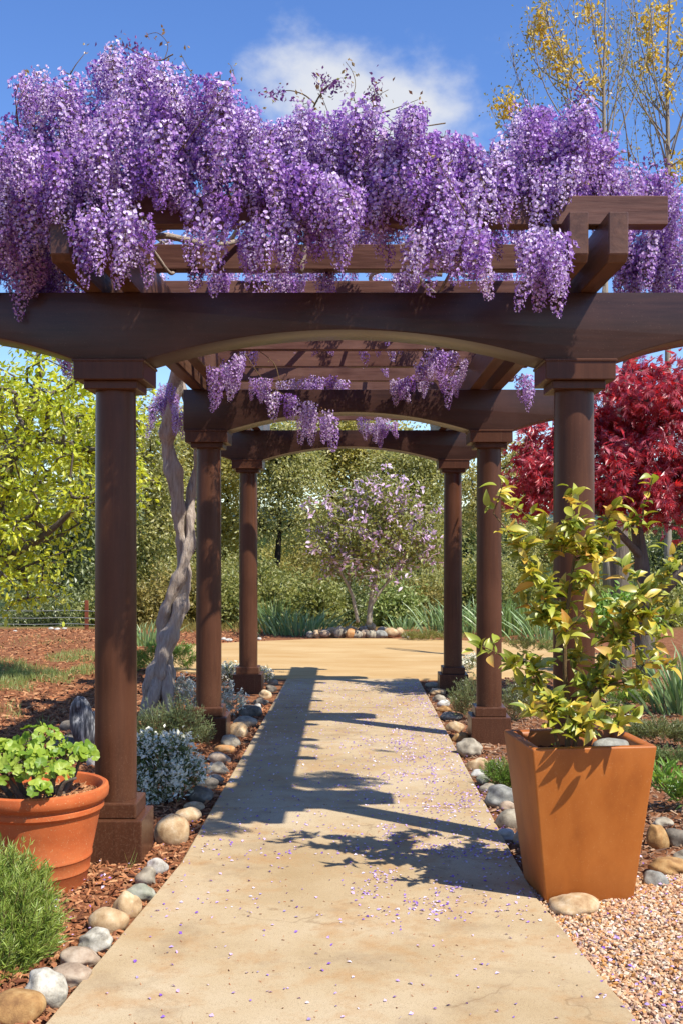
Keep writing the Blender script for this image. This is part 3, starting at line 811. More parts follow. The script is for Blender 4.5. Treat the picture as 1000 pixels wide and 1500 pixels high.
# blossom: where the racemes hang
FR = [  # px, py, rx, ry, u, depth radius (m)
    (30, 205, 70, 55, 4.6, .35), (55, 270, 50, 35, 4.4, .12), (45, 225, 50, 40, 4.35, .15), (15, 300, 75, 55, 4.65, .35), (90, 150, 65, 50, 4.7, .4), (110, 240, 80, 60, 4.4, .25), (60, 350, 70, 45, 4.9, .3),
    (190, 110, 70, 45, 4.75, .4), (185, 200, 75, 70, 4.45, .28), (160, 300, 55, 50, 4.2, .10), (250, 140, 60, 50, 4.6, .35), (235, 215, 50, 50, 4.45, .25),
    (315, 150, 65, 40, 4.6, .35), (330, 210, 50, 40, 4.5, .25), (320, 270, 35, 22, 4.35, .12), (375, 175, 45, 35, 4.65, .3), (400, 240, 50, 50, 4.4, .2), (395, 315, 45, 35, 4.28, .08),
    (455, 190, 55, 50, 4.55, .3), (450, 270, 55, 45, 4.4, .2), (520, 190, 50, 45, 4.55, .3), (500, 280, 40, 40, 4.35, .15), (540, 165, 25, 25, 4.5, .2),
    (610, 190, 55, 40, 4.55, .3), (630, 250, 60, 50, 4.45, .22), (570, 260, 40, 35, 4.5, .25), (620, 310, 50, 30, 4.28, .08), (680, 290, 45, 40, 4.45, .2), (690, 335, 40, 30, 4.3, .1),
    (765, 205, 55, 38, 4.6, .25), (800, 250, 55, 30, 4.6, .25), (840, 180, 42, 40, 4.7, .25), (850, 235, 40, 30, 4.7, .25), (785, 335, 48, 26, 4.25, .08), (725, 255, 35, 30, 4.6, .2),
    (575, 205, 45, 40, 4.62, .25), (500, 185, 45, 35, 4.62, .25), (655, 225, 45, 40, 4.62, .25), (420, 195, 45, 35, 4.62, .25), (350, 300, 40, 25, 4.3, .08), (715, 225, 40, 40, 4.62, .25), (700, 270, 40, 40, 4.5, .2), (870, 215, 34, 40, 4.75, .25), (775, 170, 40, 30, 4.7, .25), (895, 250, 36, 24, 4.8, .2), (770, 255, 60, 26, 4.5, .12), (790, 345, 52, 30, 4.22, .08), (910, 260, 40, 24, 4.9, .25), (955, 262, 45, 20, 5.0, .25), (975, 330, 35, 45, 5.2, .25), (930, 350, 30, 40, 5.2, .2), (985, 390, 30, 25, 5.2, .2), (890, 300, 20, 18, 4.7, .1)]
BK = [  # deeper in, over and under the rafters
    (75, 410, 50, 15, 5.3, .3), (90, 505, 22, 12, 5.4, .12), (280, 355, 25, 15, 5.2, .1), (320, 385, 30, 12, 5.3, .1), (420, 390, 28, 18, 5.4, .15), (480, 375, 20, 15, 5.2, .1),
    (545, 330, 35, 20, 5.6, .2), (600, 385, 30, 15, 5.6, .15), (340, 520, 24, 12, 6.6, .15), (365, 545, 28, 8, 6.9, .12), (325, 530, 14, 12, 6.4, .08),
    (640, 515, 50, 14, 6.6, .15), (660, 540, 30, 8, 7.2, .15), (600, 548, 40, 8, 7.7, .15), (470, 548, 70, 6, 8.3, .15), (770, 540, 12, 8, 6.5, .1),
    (242, 565, 14, 18, 8.6, .12), (232, 590, 10, 12, 8.6, .1), (262, 590, 8, 10, 8.4, .06), (540, 610, 40, 8, 9.4, .15), (470, 600, 40, 6, 9.3, .12),
    (915, 515, 18, 10, 5.6, .1), (930, 470, 10, 8, 6.2, .1),
    (400, 550, 10, 8, 7.35, .05), (425, 568, 12, 8, 7.35, .05), (448, 580, 14, 8, 7.35, .05), (474, 592, 12, 8, 7.35, .05), (465, 612, 5, 6, 7.35, .03), (395, 565, 8, 6, 7.4, .03), (420, 570, 14, 8, 7.4, .03), (440, 590, 14, 6, 7.4, .03), (462, 592, 8, 6, 7.4, .03), (482, 598, 7, 6, 7.4, .03)]
FR = [(x, y, rx * .86, ry * .86, u - (.16 if 230 < x < 720 else .06), rd + .05) for x, y, rx, ry, u, rd in FR]
def blobs_of(L): return [blob(*b) for b in L]
pf, kf = sample_blobs(blobs_of(FR), 900, wr, .45)
pb, kb = sample_blobs(blobs_of(BK), 185, wr, .2)
top_i = 380
pt = np.stack([np.where(wr.random(top_i) < .36, wr.uniform(.75, 1.4, top_i), wr.uniform(-1.5, .75, top_i)), wr.uniform(5.2, 11.5, top_i) * K, np.zeros(top_i)], 1)
for q_, ya in ((0, YC[1] - .14), (60, YC[2] - .14)):      # thickets just before the second and third arch, added to shade the beam faces
    pt[q_:q_ + 60, 0] = wr.uniform(-1.3, 1.4, 60); pt[q_:q_ + 60, 1] = ya - wr.uniform(.15, .45, 60)
pt[:, 2] = zt + .1 + .28 * wr.random(top_i)
n_sh = 110       # thick growth lying on the first purlins
ps = np.stack([wr.uniform(-1.65, .98, n_sh), wr.uniform(4.82, 5.12, n_sh), wr.uniform(3.04, 3.24, n_sh)], 1)
pt = np.vstack([ps, pt])
pos = np.vstack([pf, pb, pt]); pos[:, 2] -= .05
dist = np.linalg.norm(pos - np.array([0, 0, CZ]), axis=1)
# the ones that show largest: nearest in the front mass
front_score = np.concatenate([pf[:, 1] + wr.uniform(0, .2, len(pf)), pb[:, 1] * 1.0 + .4, pt[:, 1] + 50])
order = np.argsort(front_score)
nvar = wr.integers(0, len(RAC), len(pos)); yaw = wr.uniform(0, 6.28, len(pos)); sc = wr.uniform(.55, .95, len(pos))
tilt = wr.normal(size=(len(pos), 2)) * .14
from mathutils import Euler
mass = []
worg = ORG[wis.name]
small = np.zeros(len(pos)); small[len(pf):len(pf) + len(pb)] = .2
sc -= small
sc[len(pf):len(pf) + len(pb)] += np.where(np.isin(kb, range(len(BK) - 10, len(BK))), .22, 0)
sc[len(pf) + len(pb):len(pf) + len(pb) + n_sh] = .6
for rank, i in enumerate(order):
    if rank < 295:
        o = link('raceme', RAC_ME[nvar[i]], wis, pos[i] - worg)
        o.rotation_euler = (tilt[i, 0], tilt[i, 1], yaw[i]); o.scale = (sc[i],) * 3
    else:
        R = np.array(Euler((tilt[i, 0], tilt[i, 1], yaw[i])).to_matrix())
        g_ = RAC[nvar[i]]
        e3 = np.zeros((0, 3), int); pv = PET[nvar[i]]
        mass.append(((g_[0] * sc[i]) @ R.T + pos[i], [g_[1] if pv == 'petal' else e3, g_[1] if pv == 'petal_pale' else e3, g_[1] if pv == 'petal_deep' else e3, g_[2], g_[3]]))
V, fs = merge(mass)
o = mk('raceme_mass', V, fs, [M['petal'], M['petal_pale'], M['petal_deep'], M['keel'], M['twig']], wis, mi=[0, 1, 2, 3, 4]); o['kind'] = 'stuff'
# thin leaders, bud shoots and a few bronze young leaves
parts = []; tips = []
def shoot(pts, r0=.0035, u=4.5):
    q = [P(x, y, u + .02 * i) for i, (x, y) in enumerate(pts)]
    parts.append(sweep(q, np.linspace(r0, .0012, len(q)), 5, 0, 5, len(parts))); tips.extend(q)
shoot([(455, 165), (468, 140), (480, 125), (500, 118)], .005); shoot([(462, 152), (445, 138), (420, 132), (392, 142)], .004); shoot([(470, 140), (472, 122), (476, 112)], .004)
shoot([(240, 90), (246, 65), (232, 48), (215, 50)], .002); shoot([(300, 118), (280, 105), (265, 78)], .002); shoot([(345, 120), (342, 105), (338, 95)], .002)
shoot([(512, 150), (520, 125), (516, 105), (506, 90)], .002); shoot([(65, 125), (52, 118), (38, 112)], .003); shoot([(850, 190), (848, 160), (850, 140)], .004); shoot([(545, 165), (548, 140), (546, 128)], .004)
shoot([(890, 240), (905, 225), (925, 222)], .003); shoot([(410, 560), (400, 530), (360, 500), (345, 480)], .004, 7.3); shoot([(360, 520), (390, 560), (430, 585), (470, 600)], .004, 7.3)
shoot([(325, 245), (345, 250), (370, 252), (395, 245)], .004); shoot([(100, 260), (110, 280), (130, 300)], .003)
for _ in range(40):
    a = pf[wr.integers(0, len(pf))]; e = a + wr.normal(size=3) * .12 + np.array([0, 0, .08])
    parts.append(sweep([a, (a + e) / 2 + wr.normal(size=3) * .03, e], [.003, .002, .0012], 4, 0, 4)); tips.append(e)
V, fs = merge(parts); mk('shoot', V, fs, M['twig'], wis, smooth=True)['kind'] = 'stuff'
tips = np.array(tips)
bp = np.repeat(tips, 4, 0) + wr.normal(size=(len(tips) * 4, 3)) * .016
V, fs = leaves(bp, .021, wr, DIAMOND, .1); o = mk('young_leaf', V, fs, M['bronze'], wis); o['kind'] = 'stuff'
bs = np.concatenate([P(476, 125, 4.5) + wr.normal(size=(70, 3)) * [.035, .02, .03], P(405, 138, 4.5) + wr.normal(size=(50, 3)) * [.045, .02, .015], P(495, 120, 4.5) + wr.normal(size=(40, 3)) * [.03, .02, .02],
                     P(850, 155, 4.6) + wr.normal(size=(120, 3)) * [.03, .03, .05], P(547, 145, 4.5) + wr.normal(size=(120, 3)) * [.02, .02, .05], P(190, 75, 4.7) + wr.normal(size=(90, 3)) * [.05, .04, .03], P(950, 245, 5) + wr.normal(size=(80, 3)) * [.06, .04, .03]])
V, fs = leaves(bs, .022, wr, DIAMOND, -.2); o = mk('bud', V, fs, M['bud'], wis); o['kind'] = 'stuff'

# ------------------------------------------------------------------ stones edging the walk
def ico(sub=3):
    bm = bmesh.new(); bmesh.ops.create_icosphere(bm, subdivisions=sub, radius=1)
    V = np.array([v.co[:] for v in bm.verts]); Fc = np.array([[v.index for v in f.verts] for f in bm.faces]); bm.free(); return V, Fc
ICO_V, ICO_F = ico(4)
ICO2_V, ICO2_F = ico(3)
def stone_shape(seed, rough=.10, flat=0.0):
    r = np.random.default_rng(seed); V = ICO_V.copy()
    d = np.zeros(len(V))
    for k in range(7):
        w = r.normal(size=3) * (1.1 + .5 * k); d += np.sin(V @ w + r.uniform(0, 6.28)) * rough / (1 + .55 * k)
    for k in range(3):      # a worn facet or two
        n = rdir(1, r)[0]; h = V @ n; cut = r.uniform(.72, .92)
        V = V - np.outer(np.maximum(h - cut, 0) * .75, n)
    return V * (1 + d)[:, None]
def stone(cx, cy, w, h, kind, label, seed, name='river_stone', group=None, depth=.85, tilt=0, rough=.09, lift=.6, zbase=None):
    W = w
    c = .05
    d = 5.
    for _ in range(12):
        zoff = -.03 if zbase is None else zbase
        d = (CZ - lift * c - zoff) / ((cy - HY) / F - SL)
        a = w / 2 * d / F; b = a * depth
        th = math.atan((cy - HY) / F)
        hp = h / 2 * d / F
        c = math.sqrt(max((hp / math.cos(th)) ** 2 - (b * math.tan(th)) ** 2 * .9, (a * .42) ** 2))
    r = np.random.default_rng(seed)
    V = stone_shape(seed, rough)
    V = V / np.abs(V).max(0) * np.array([a, b, c])
    if tilt:
        ca, sa = math.cos(tilt), math.sin(tilt); V = V @ np.array([[ca, 0, -sa], [0, 1, 0], [sa, 0, ca]])
    ctr_ = np.array([(cx - HX) / F * d, d, gz(d) + zoff + lift * c])
    loc = ctr_ - np.array([0, 0, c])
    o = mk(name, V + ctr_, [ICO_F], S_[kind], loc=loc, smooth=True)
    return tag(o, label, 'stone', group or 'river stones edging the walk')
stones = [
    (26, 1478, 88, 56, 'brown', 'large smooth brown river stone beneath the rosemary bush'),
    (66, 1450, 72, 60, 'speck', 'round white speckled granite stone by the rosemary bush'),
    (106, 1432, 62, 40, 'pink', 'pale pinkish stone tucked against the white speckled granite stone'),
    (117, 1405, 62, 36, 'pink', 'flat grey pink stone between rosemary bush and walk'),
    (138, 1381, 54, 42, 'speck', 'light grey speckled stone next to a big cream cobble'),
    (161, 1351, 64, 46, 'tan', 'big smooth cream cobble in front of the terracotta pot'),
    (188, 1328, 46, 46, 'tan', 'cream tan stone leaning behind the big cream cobble'),
    (207, 1311, 46, 34, 'green', 'greenish grey stone by the plinth corner at the walk edge'),
    (217, 1288, 38, 36, 'grey', 'rough grey stone touching the column plinth corner'),
    (229, 1272, 38, 30, 'white', 'small white stone beside the column plinth'),
    (253, 1219, 53, 54, 'tan', 'ball shaped sandstone boulder next to the plinth'),
    (276, 1196, 40, 26, 'tan', 'cream stone right behind the ball shaped boulder'),
    (284, 1183, 34, 18, 'tan', 'flat cream stone two behind the ball shaped boulder'),
    (294, 1166, 40, 30, 'dark', 'dark grey stone at the foot of the white alyssum'),
    (302, 1149, 38, 22, 'dark', 'flat dark slate stone beside the alyssum in dappled shade'),
    (316, 1143, 26, 18, 'pink', 'small tan grey stone half behind the flat dark slate stone'),
    (318, 1128, 38, 22, 'grey', 'oblong grey stone in the shaded walk edge row'),
    (322, 1112, 36, 22, 'pink', 'tan grey stone next to an orange stone'),
    (329, 1098, 32, 20, 'orange', 'orange tinted stone in the edging row'),
    (338, 1088, 30, 24, 'grey', 'grey stone below the second column plinth'),
    (350, 1071, 32, 30, 'tan', 'tan domed stone leaning on the second column plinth'),
    (360, 1060, 36, 22, 'grey', 'wide grey stone behind the tan domed stone'),
    (367, 1043, 36, 22, 'dark', 'large dark stone between second and third column'),
    (377, 1037, 16, 14, 'white', 'small pale stone against the large dark stone'),
    (381, 1029, 26, 14, 'dark', 'low dark stone past the small pale stone'),
    (388, 1018, 22, 16, 'tan', 'tan stone by the far column plinth'),
    (396, 1009, 20, 16, 'dark', 'slate grey stone by the far column plinth'),
    (400, 1000, 16, 12, 'grey', 'last small grey stone where the walk meets the patio'),
    (632, 1004, 20, 12, 'grey', 'light grey stone where the walk meets the patio, planter side'),
    (639, 1014, 27, 15, 'tan', 'tan grey stone at the far column on the planter side'),
    (642, 1024, 22, 14, 'grey', 'grey stone in front of the far column, planter side'),
    (649, 1031, 20, 13, 'white', 'white stone among the far edging stones, planter side'),
    (650, 1040, 24, 13, 'brown', 'brown stone beneath the lavender clump'),
    (660, 1050, 36, 17, 'blue', 'flat blue grey stone beneath the lavender clump'),
    (667, 1066, 31, 20, 'tan', 'cream stone beside the middle column plinth, planter side'),
    (674, 1081, 28, 17, 'brown', 'caramel brown stone at the middle plinth corner'),
    (688, 1098, 42, 34, 'grey', 'large cracked grey stone in front of the middle plinth'),
    (697, 1121, 34, 26, 'tan', 'cream tan stone below the large cracked grey stone'),
    (700, 1135, 24, 16, 'white', 'white stone below the cream tan one'),
    (707, 1143, 22, 18, 'green', 'small olive grey stone touching green ground cover'),
    (716, 1156, 30, 20, 'grey', 'pale grey stone beneath the green ground cover'),
    (733, 1169, 54, 40, 'blue', 'big blue grey boulder beside the rust planter'),
    (743, 1184, 28, 20, 'pink', 'small taupe stone in front of the big blue grey boulder'),
    (749, 1203, 48, 36, 'grey', 'big smooth grey stone pressed against the rust planter'),
    (741, 1224, 30, 20, 'white', 'chipped white stone beside the rust planter'),
    (763, 1230, 26, 28, 'pink', 'taupe stone wedged against the planter foot'),
    (834, 1326, 88, 46, 'tan', 'large oval tan stone at the front foot of the rust planter'),
    (962, 1228, 34, 44, 'brown', 'dark brown round stone behind the planter corner'),
    (990, 1229, 38, 32, 'dark', 'dark grey stone next to the dark brown round stone'),
    (980, 1272, 60, 36, 'brown', 'rough ochre boulder at the edge of the gravel'),
    (957, 1291, 42, 30, 'blue', 'blue white stone between planter and gravel'),
    (1003, 1256, 40, 24, 'grey', 'grey stone above the rough ochre boulder'),
    (968, 1206, 36, 18, 'grey', 'flat grey stone in the shaded bed behind the planter'),
]
for i, st in enumerate(stones):
    stone(*st, seed=300 + i, depth=.8 if st[2] < 60 else .85, rough=.16 if 'rough' in st[5] or 'crack' in st[5] else (.05 if 'ball' in st[5] or 'smooth' in st[5] else .12))
# low dry-stacked row of rocks at the back of the patio
wall_r = [(455, 931, 12, 9, 'grey'), (464, 930, 14, 11, 'tan'), (476, 930, 16, 11, 'pink'), (486, 928, 20, 13, 'tan'), (499, 927, 20, 17, 'grey'), (513, 930, 16, 13, 'orange'), (522, 931, 16, 11, 'grey'),
          (534, 930, 16, 12, 'pink'), (545, 931, 17, 11, 'grey'), (557, 931, 18, 11, 'blue'), (572, 929, 20, 13, 'tan'), (584, 928, 14, 12, 'tan'), (593, 933, 12, 7, 'white')]
WALL_LABEL = ['small grey rock ending the low row nearest the iris clump', 'small cream rock second in the low row counted from the iris clump', 'taupe rock between two cream rocks in the low row',
              'wide cream rock touching the largest grey rock in the low row', 'largest grey rock in the low dry-stacked row behind the patio', 'orange rock in the low row behind the patio', 'grey rock touching the orange rock of the low row',
              'taupe rock under the domed cream rock of the low row', 'grey rock beside the bluish rock in the low row', 'bluish rock in the low row behind the patio', 'widest cream rock near the white end of the low row',
              'cream rock beside the little white end rock', 'little white rock ending the low row nearest the clipped ground cover']
for i, (x, y, w, h, k) in enumerate(wall_r):
    stone(x, y - 1, w * 1.12, h * 1.3, k, WALL_LABEL[i], 500 + i, 'wall_rock', 'rocks in the low row behind the patio', lift=.8)
for i, (x, y, w, h, k, lb) in enumerate([(513, 922, 19, 10, 'tan', 'cream'), (530, 922, 14, 8, 'pink', 'taupe'), (543, 919, 17, 12, 'tan', 'domed cream'), (560, 923, 16, 8, 'grey', 'grey')]):
    stone(x, y, w * 1.1, h * 1.25, k, '%s rock lying on top of the low row behind the patio' % lb, 540 + i, 'wall_rock', 'rocks on top of the low row behind the patio', zbase=.05)
for i, (x, y, w, h, k) in enumerate([(335, 938, 12, 6, 'white'), (328, 936, 8, 5, 'white'), (380, 936, 8, 5, 'white')]):
    stone(x, y, w, h, k, 'small white stone lying on the far rim of the patio', 560 + i, 'river_stone', 'white stones on the patio rim')
# upright dark stone standing in the mulch, and its neighbours
def standing():
    r = np.random.default_rng(9)
    V = stone_shape(77, .06); V = V / np.abs(V).max(0)
    a, b, c = .105, .07, .205
    V = V * np.array([a, b, c])
    V[:, 0] += .035 * -(V[:, 2] / c)                      # leans
    d2 = np.hypot((V[:, 0] + .035), (V[:, 2] - .07) * .8)
    V[:, 1] += np.where(V[:, 1] < 0, .045 * np.exp(-(d2 / .045) ** 2), 0)      # worn hollow
    p = GP(122, 1098); 
    ctr_ = p + np.array([0, 0, .20])
    m, nt, N, L, out = new_mat('streaked_stone')
    n1 = noise(nt, 10, 6, .65, stretch=(5, 5, .6)); 
    c_ = ramp(nt, [(.38, C(44, 44, 48)), (.52, C(96, 96, 100)), (.66, C(188, 186, 182))], n1)
    principled(nt, out, c_, .55, bump(nt, n1, .4, .01), .4)
    o = mk('standing_stone', V + ctr_, [ICO_F], m, loc=p, smooth=True)
    tag(o, 'upright dark streaked stone with a worn hollow behind the geranium pot', 'stone')
standing()
stone(135, 1112, 20, 36, 'white', 'white stone wedged under the upright dark stone', 571, name='river_stone', group='rocks behind the geranium pot')
stone(94, 1090, 44, 28, 'dark', 'rounded dark slate rock behind the geranium leaves', 572, name='river_stone', group='rocks behind the geranium pot')
stone(103, 1066, 32, 22, 'dark', 'charcoal rock in mulch beside the upright stone', 573, name='river_stone', group='rocks behind the geranium pot')
stone(139, 1050, 16, 22, 'speck', 'pale speckled rock behind the upright stone, against the column', 574, name='river_stone', group='rocks behind the geranium pot')

# ------------------------------------------------------------------ pots
pot_c = P(60, 1150, 4.45); pot_c[2] = gz(pot_c[1]) - .03
ph = .45
prof = [(.0, .0), (.195, .0), (.2, .012), (.212, .07), (.216, .074), (.216, .084), (.2155, .09), (.222, .13), (.226, .134), (.226, .146), (.224, .15), (.245, .25), (.262, .335),
        (.270, .34), (.278, .349), (.278, .368), (.270, .376), (.272, .384), (.288, .388), (.297, .40), (.300, .425), (.296, .445), (.285, .452), (.272, .447), (.265, .43), (.258, .38), (.0, .379)]
V, fs = revolve(prof[1:-1], 72)
t = thing('terracotta_pot', 'round terracotta pot with banded rim holding a geranium', 'pot', pot_c)
mk('body', V + pot_c, fs, M['terracotta'], t, smooth=True); smooth_by_angle(bpy.data.objects['body'], 40)
def soil_disc(r0, n, centre, z, parent, square=None, rot=0, seed=1, m='soil'):
    r = np.random.default_rng(seed)
    a = np.linspace(0, 2 * math.pi, 40, endpoint=False)
    if square:
        ring = np.array([(sx * square[0], sy * square[1], 0) for sx, sy in ((-1, -1), (1, -1), (1, 1), (-1, 1))], float)
        ca, sa = math.cos(rot), math.sin(rot); ring = ring @ np.array([[ca, sa, 0], [-sa, ca, 0], [0, 0, 1]])
        pp = np.stack([r.uniform(-1, 1, n) * square[0], r.uniform(-1, 1, n) * square[1], np.zeros(n)], 1) @ np.array([[ca, sa, 0], [-sa, ca, 0], [0, 0, 1]])
    else:
        ring = np.stack([np.cos(a) * r0, np.sin(a) * r0, a * 0], 1)
        q_ = np.sqrt(r.random(n)) * r0 * .97; b = r.uniform(0, 6.28, n); pp = np.stack([q_ * np.cos(b), q_ * np.sin(b), b * 0], 1)
    base = np.array([centre[0], centre[1], z])
    V0 = np.vstack([[base], ring + base]); m_ = len(ring); i = np.arange(m_)
    f0 = np.stack([np.zeros(m_, int), 1 + i, 1 + (i + 1) % m_], 1)
    V1, f1 = chips(pp + base + np.array([0, 0, .006]), r, .022)
    V, fs = merge([(V0, [f0]), (V1, f1)])
    mk('soil', V, fs, M[m], parent)
CHIP_V = np.array([(-.5, -.17, -.06), (.5, -.12, -.03), (.45, .16, -.05), (-.45, .14, -.04), (-.42, -.06, .1), (.38, -.02, .09), (.3, .08, .07), (-.4, .07, .1)], float)
CHIP_F = [np.array([(4, 5, 6), (4, 6, 7), (0, 1, 5), (0, 5, 4), (1, 2, 6), (1, 6, 5), (2, 3, 7), (2, 7, 6), (3, 0, 4), (3, 4, 7)])]
def chips(pos, r, size, var=.6):
    n = len(pos)
    d = rdir(n, r) * np.array([1, 1, .35]); up = rdir(n, r) * .5 + np.array([0, 0, 1])
    return scatter(CHIP_V, CHIP_F, pos, frames(d, up), size * (1 + var * r.uniform(-1, 1, n)))
soil_disc(.262, 500, pot_c, pot_c[2] + .40, t, seed=4, m='mulch')

# square planter, rust glazed, flaring to the top
pl_rot = math.radians(7)
fl = P(777, 1096, 4.115); fr = P(966, 1095, 4.128)
pw = np.linalg.norm(fr[:2] - fl[:2])
PW, PD = pw, .47
rim_z = fl[2]
tc_ = np.array([(fl[0] + fr[0]) / 2, (fl[1] + fr[1]) / 2])
yax = np.array([-math.sin(pl_rot), math.cos(pl_rot)]); xax = np.array([math.cos(pl_rot), math.sin(pl_rot)])
pl_ctr = tc_ + yax * PD / 2
pl_z0 = gz(pl_ctr[1]) - .045
t = thing('square_planter', 'tall flared square planter in rust orange glaze beside the walk', 'planter', (pl_ctr[0], pl_ctr[1], pl_z0))
def planter():
    # levels: (half x, half y, z)
    H = rim_z - pl_z0
    b = .70
    lv = [(b * PW / 2, b * PD / 2, 0)] + [((b + (1 - b) * s) * PW / 2, (b + (1 - b) * s) * PD / 2, H * s) for s in (.25, .5, .75, 1.0)]
    lv += [(PW / 2 - .042, PD / 2 - .042, H), (PW / 2 - .05, PD / 2 - .05, H - .02), (PW / 2 - .07, PD / 2 - .07, H - .12)]
    bm = bmesh.new(); rings = []
    for hx, hy, z in lv:
        rings.append([bm.verts.new((sx * hx, sy * hy, z)) for sx, sy in ((-1, -1), (1, -1), (1, 1), (-1, 1))])
    for a_, b_ in zip(rings[:-1], rings[1:]):
        for i in range(4): bm.faces.new([a_[i], a_[(i + 1) % 4], b_[(i + 1) % 4], b_[i]])
    bm.faces.new(rings[0][::-1]); bm.faces.new(rings[-1])
    bmesh.ops.recalc_face_normals(bm, faces=bm.faces)
    sharp = [e for e in bm.edges if e.calc_face_angle(0) > .5]
    bmesh.ops.bevel(bm, geom=sharp, offset=.009, segments=3, affect='EDGES', profile=.5)
    for v in bm.verts:
        x, y = v.co.x, v.co.y
        v.co.x = pl_ctr[0] + xax[0] * x + yax[0] * y; v.co.y = pl_ctr[1] + xax[1] * x + yax[1] * y; v.co.z += pl_z0
    o = from_bm('body', bm, M['planter'], t); smooth_by_angle(o, 40)
planter()
soil_disc(0, 420, pl_ctr, rim_z - .075, t, (PW / 2 - .066, PD / 2 - .066), pl_rot, 5)
_p = P(896, 1086, 4.33)
V = stone_shape(91, .07); V = V / np.abs(V).max(0) * np.array([.085, .06, .04])
o = mk('river_stone', V + np.array([_p[0], _p[1], rim_z - .04]), [ICO_F], S_['blue'], loc=(_p[0], _p[1], rim_z - .08), smooth=True)
tag(o, 'blue grey stone lying on the soil inside the square planter', 'stone')

# ------------------------------------------------------------------ shrub in the square planter: every leaf a part
sh_base = np.array([pl_ctr[0] - .05, pl_ctr[1] - .02, rim_z - .075])
shr = thing('potted_shrub', 'leggy evergreen shrub with yellowing leaves growing in the square planter', 'shrub', sh_base)
sr = np.random.default_rng(31)
stips = [(735, 712, 4.3), (722, 752, 4.35), (742, 735, 4.45), (765, 800, 4.3), (790, 770, 4.4), (840, 722, 4.35), (838, 765, 4.25), (860, 800, 4.3), (900, 742, 4.4), (890, 772, 4.5), (955, 700, 4.45), (940, 765, 4.5), (985, 800, 4.45), (912, 828, 4.25),
         (940, 868, 4.2), (985, 832, 4.3), (775, 838, 4.35), (800, 862, 4.25), (835, 868, 4.4), (865, 850, 4.3), (700, 945, 4.2), (745, 968, 4.25), (790, 975, 4.3), (760, 1000, 4.4), (775, 1040, 4.06), (905, 1062, 4.06), (872, 1060, 4.04), (930, 1050, 4.1), (830, 925, 4.2), (868, 915, 4.35),
         (900, 955, 4.2), (945, 905, 4.35), (990, 900, 4.3), (970, 935, 4.2), (985, 975, 4.35), (935, 1000, 4.3), (885, 1005, 4.35), (850, 1045, 4.06), (815, 1030, 4.1), (850, 965, 4.45), (905, 890, 4.4), (820, 890, 4.5), (880, 985, 4.5), (800, 905, 4.3), (765, 880, 4.4), (905, 925, 4.3), (960, 865, 4.4), (850, 1000, 4.3), (955, 960, 4.45), (870, 880, 4.2), (745, 780, 4.3), (815, 800, 4.45), (885, 810, 4.4)]
targets = np.array([P(*q_) for q_ in stips])
main = [(sh_base + np.array([0, 0, -.03])), P(832, 1050, 4.35), P(827, 985, 4.35), P(828, 920, 4.35), P(836, 850, 4.35), P(845, 790, 4.35)]
side1 = [sh_base + np.array([.02, .01, -.02]), P(860, 1030, 4.33), P(892, 960, 4.33), P(925, 900, 4.35)]
side2 = [sh_base + np.array([-.02, 0, -.02]), P(800, 1030, 4.3), P(785, 990, 4.3), P(765, 968, 4.28)]
trunks = [(np.array(main), np.array([.013, .012, .010, .009, .007, .005])), (np.array(side1), np.array([.010, .009, .007, .005])), (np.array(side2), np.array([.008, .007, .005, .004]))]
A, par, cnt, tips_, ntr = grow(trunks, targets, sr, .06, .08, .1)
parts = [sweep(p_, r_, 8, .06, 5, 3) for p_, r_ in trunks]
V, fs = branch_mesh(A, par, cnt, ntr, .0026, .4, 6); parts.append((V, [fs[0], np.zeros((0, 3), int)]))
V, fs = merge(parts)
mk('stem', V, fs, M['twig'], shr, smooth=True)
def broad_leaf(seed, mat):
    r = np.random.default_rng(seed); n = 9
    t_ = np.linspace(0, 1, n); w = .235 * np.sin(math.pi * t_ ** .8) ** .8 * (1 - .25 * t_); w[0] = .015; w[-1] = .002
    z = .10 * np.sin(t_ * 2.2) - .22 * t_ ** 2 + r.normal() * .05 * t_
    V = np.concatenate([np.stack([t_, -w, z + w * .45], 1), np.stack([t_, 0 * t_, z], 1), np.stack([t_, w, z + w * .45], 1)])
    i = np.arange(n - 1)
    f = np.vstack([np.stack([i, i + 1, n + i + 1, n + i], 1), np.stack([n + i, n + i + 1, 2 * n + i + 1, 2 * n + i], 1)])
    return make_mesh('leaf', V, [f], mat, smooth=True)
def shade_leaf(name, c1, c2, tip):
    m, nt, N, L, out = new_mat(name)
    oi = N.new('ShaderNodeObjectInfo')
    t_ = N.new('ShaderNodeTexCoord'); s_ = N.new('ShaderNodeSeparateXYZ'); L.new(t_.outputs['Object'], s_.inputs[0])
    c = mixc(nt, oi.outputs['Random'], c1, c2)
    ab = N.new('ShaderNodeMath'); ab.operation = 'ABSOLUTE'; L.new(s_.outputs['Y'], ab.inputs[0])
    e = ramp(nt, [(0.0, (.5, .5, .5, 1)), (.03, (0, 0, 0, 1))], ab.outputs[0])
    c = mixc(nt, e, c, C(206, 200, 110))
    k_ = ramp(nt, [(.55, (0, 0, 0, 1)), (1, (.8, .8, .8, 1))], s_.outputs['X'])
    c = mixc(nt, k_, c, tip)
    d = N.new('ShaderNodeBsdfPrincipled'); L.new(c, d.inputs['Base Color']); d.inputs['Roughness'].default_value = .38
    tl = N.new('ShaderNodeBsdfTranslucent'); L.new(c, tl.inputs['Color'])
    mx = N.new('ShaderNodeMixShader'); mx.inputs[0].default_value = .35; L.new(d.outputs[0], mx.inputs[1]); L.new(tl.outputs[0], mx.inputs[2]); L.new(mx.outputs[0], out.inputs[0])
    return m
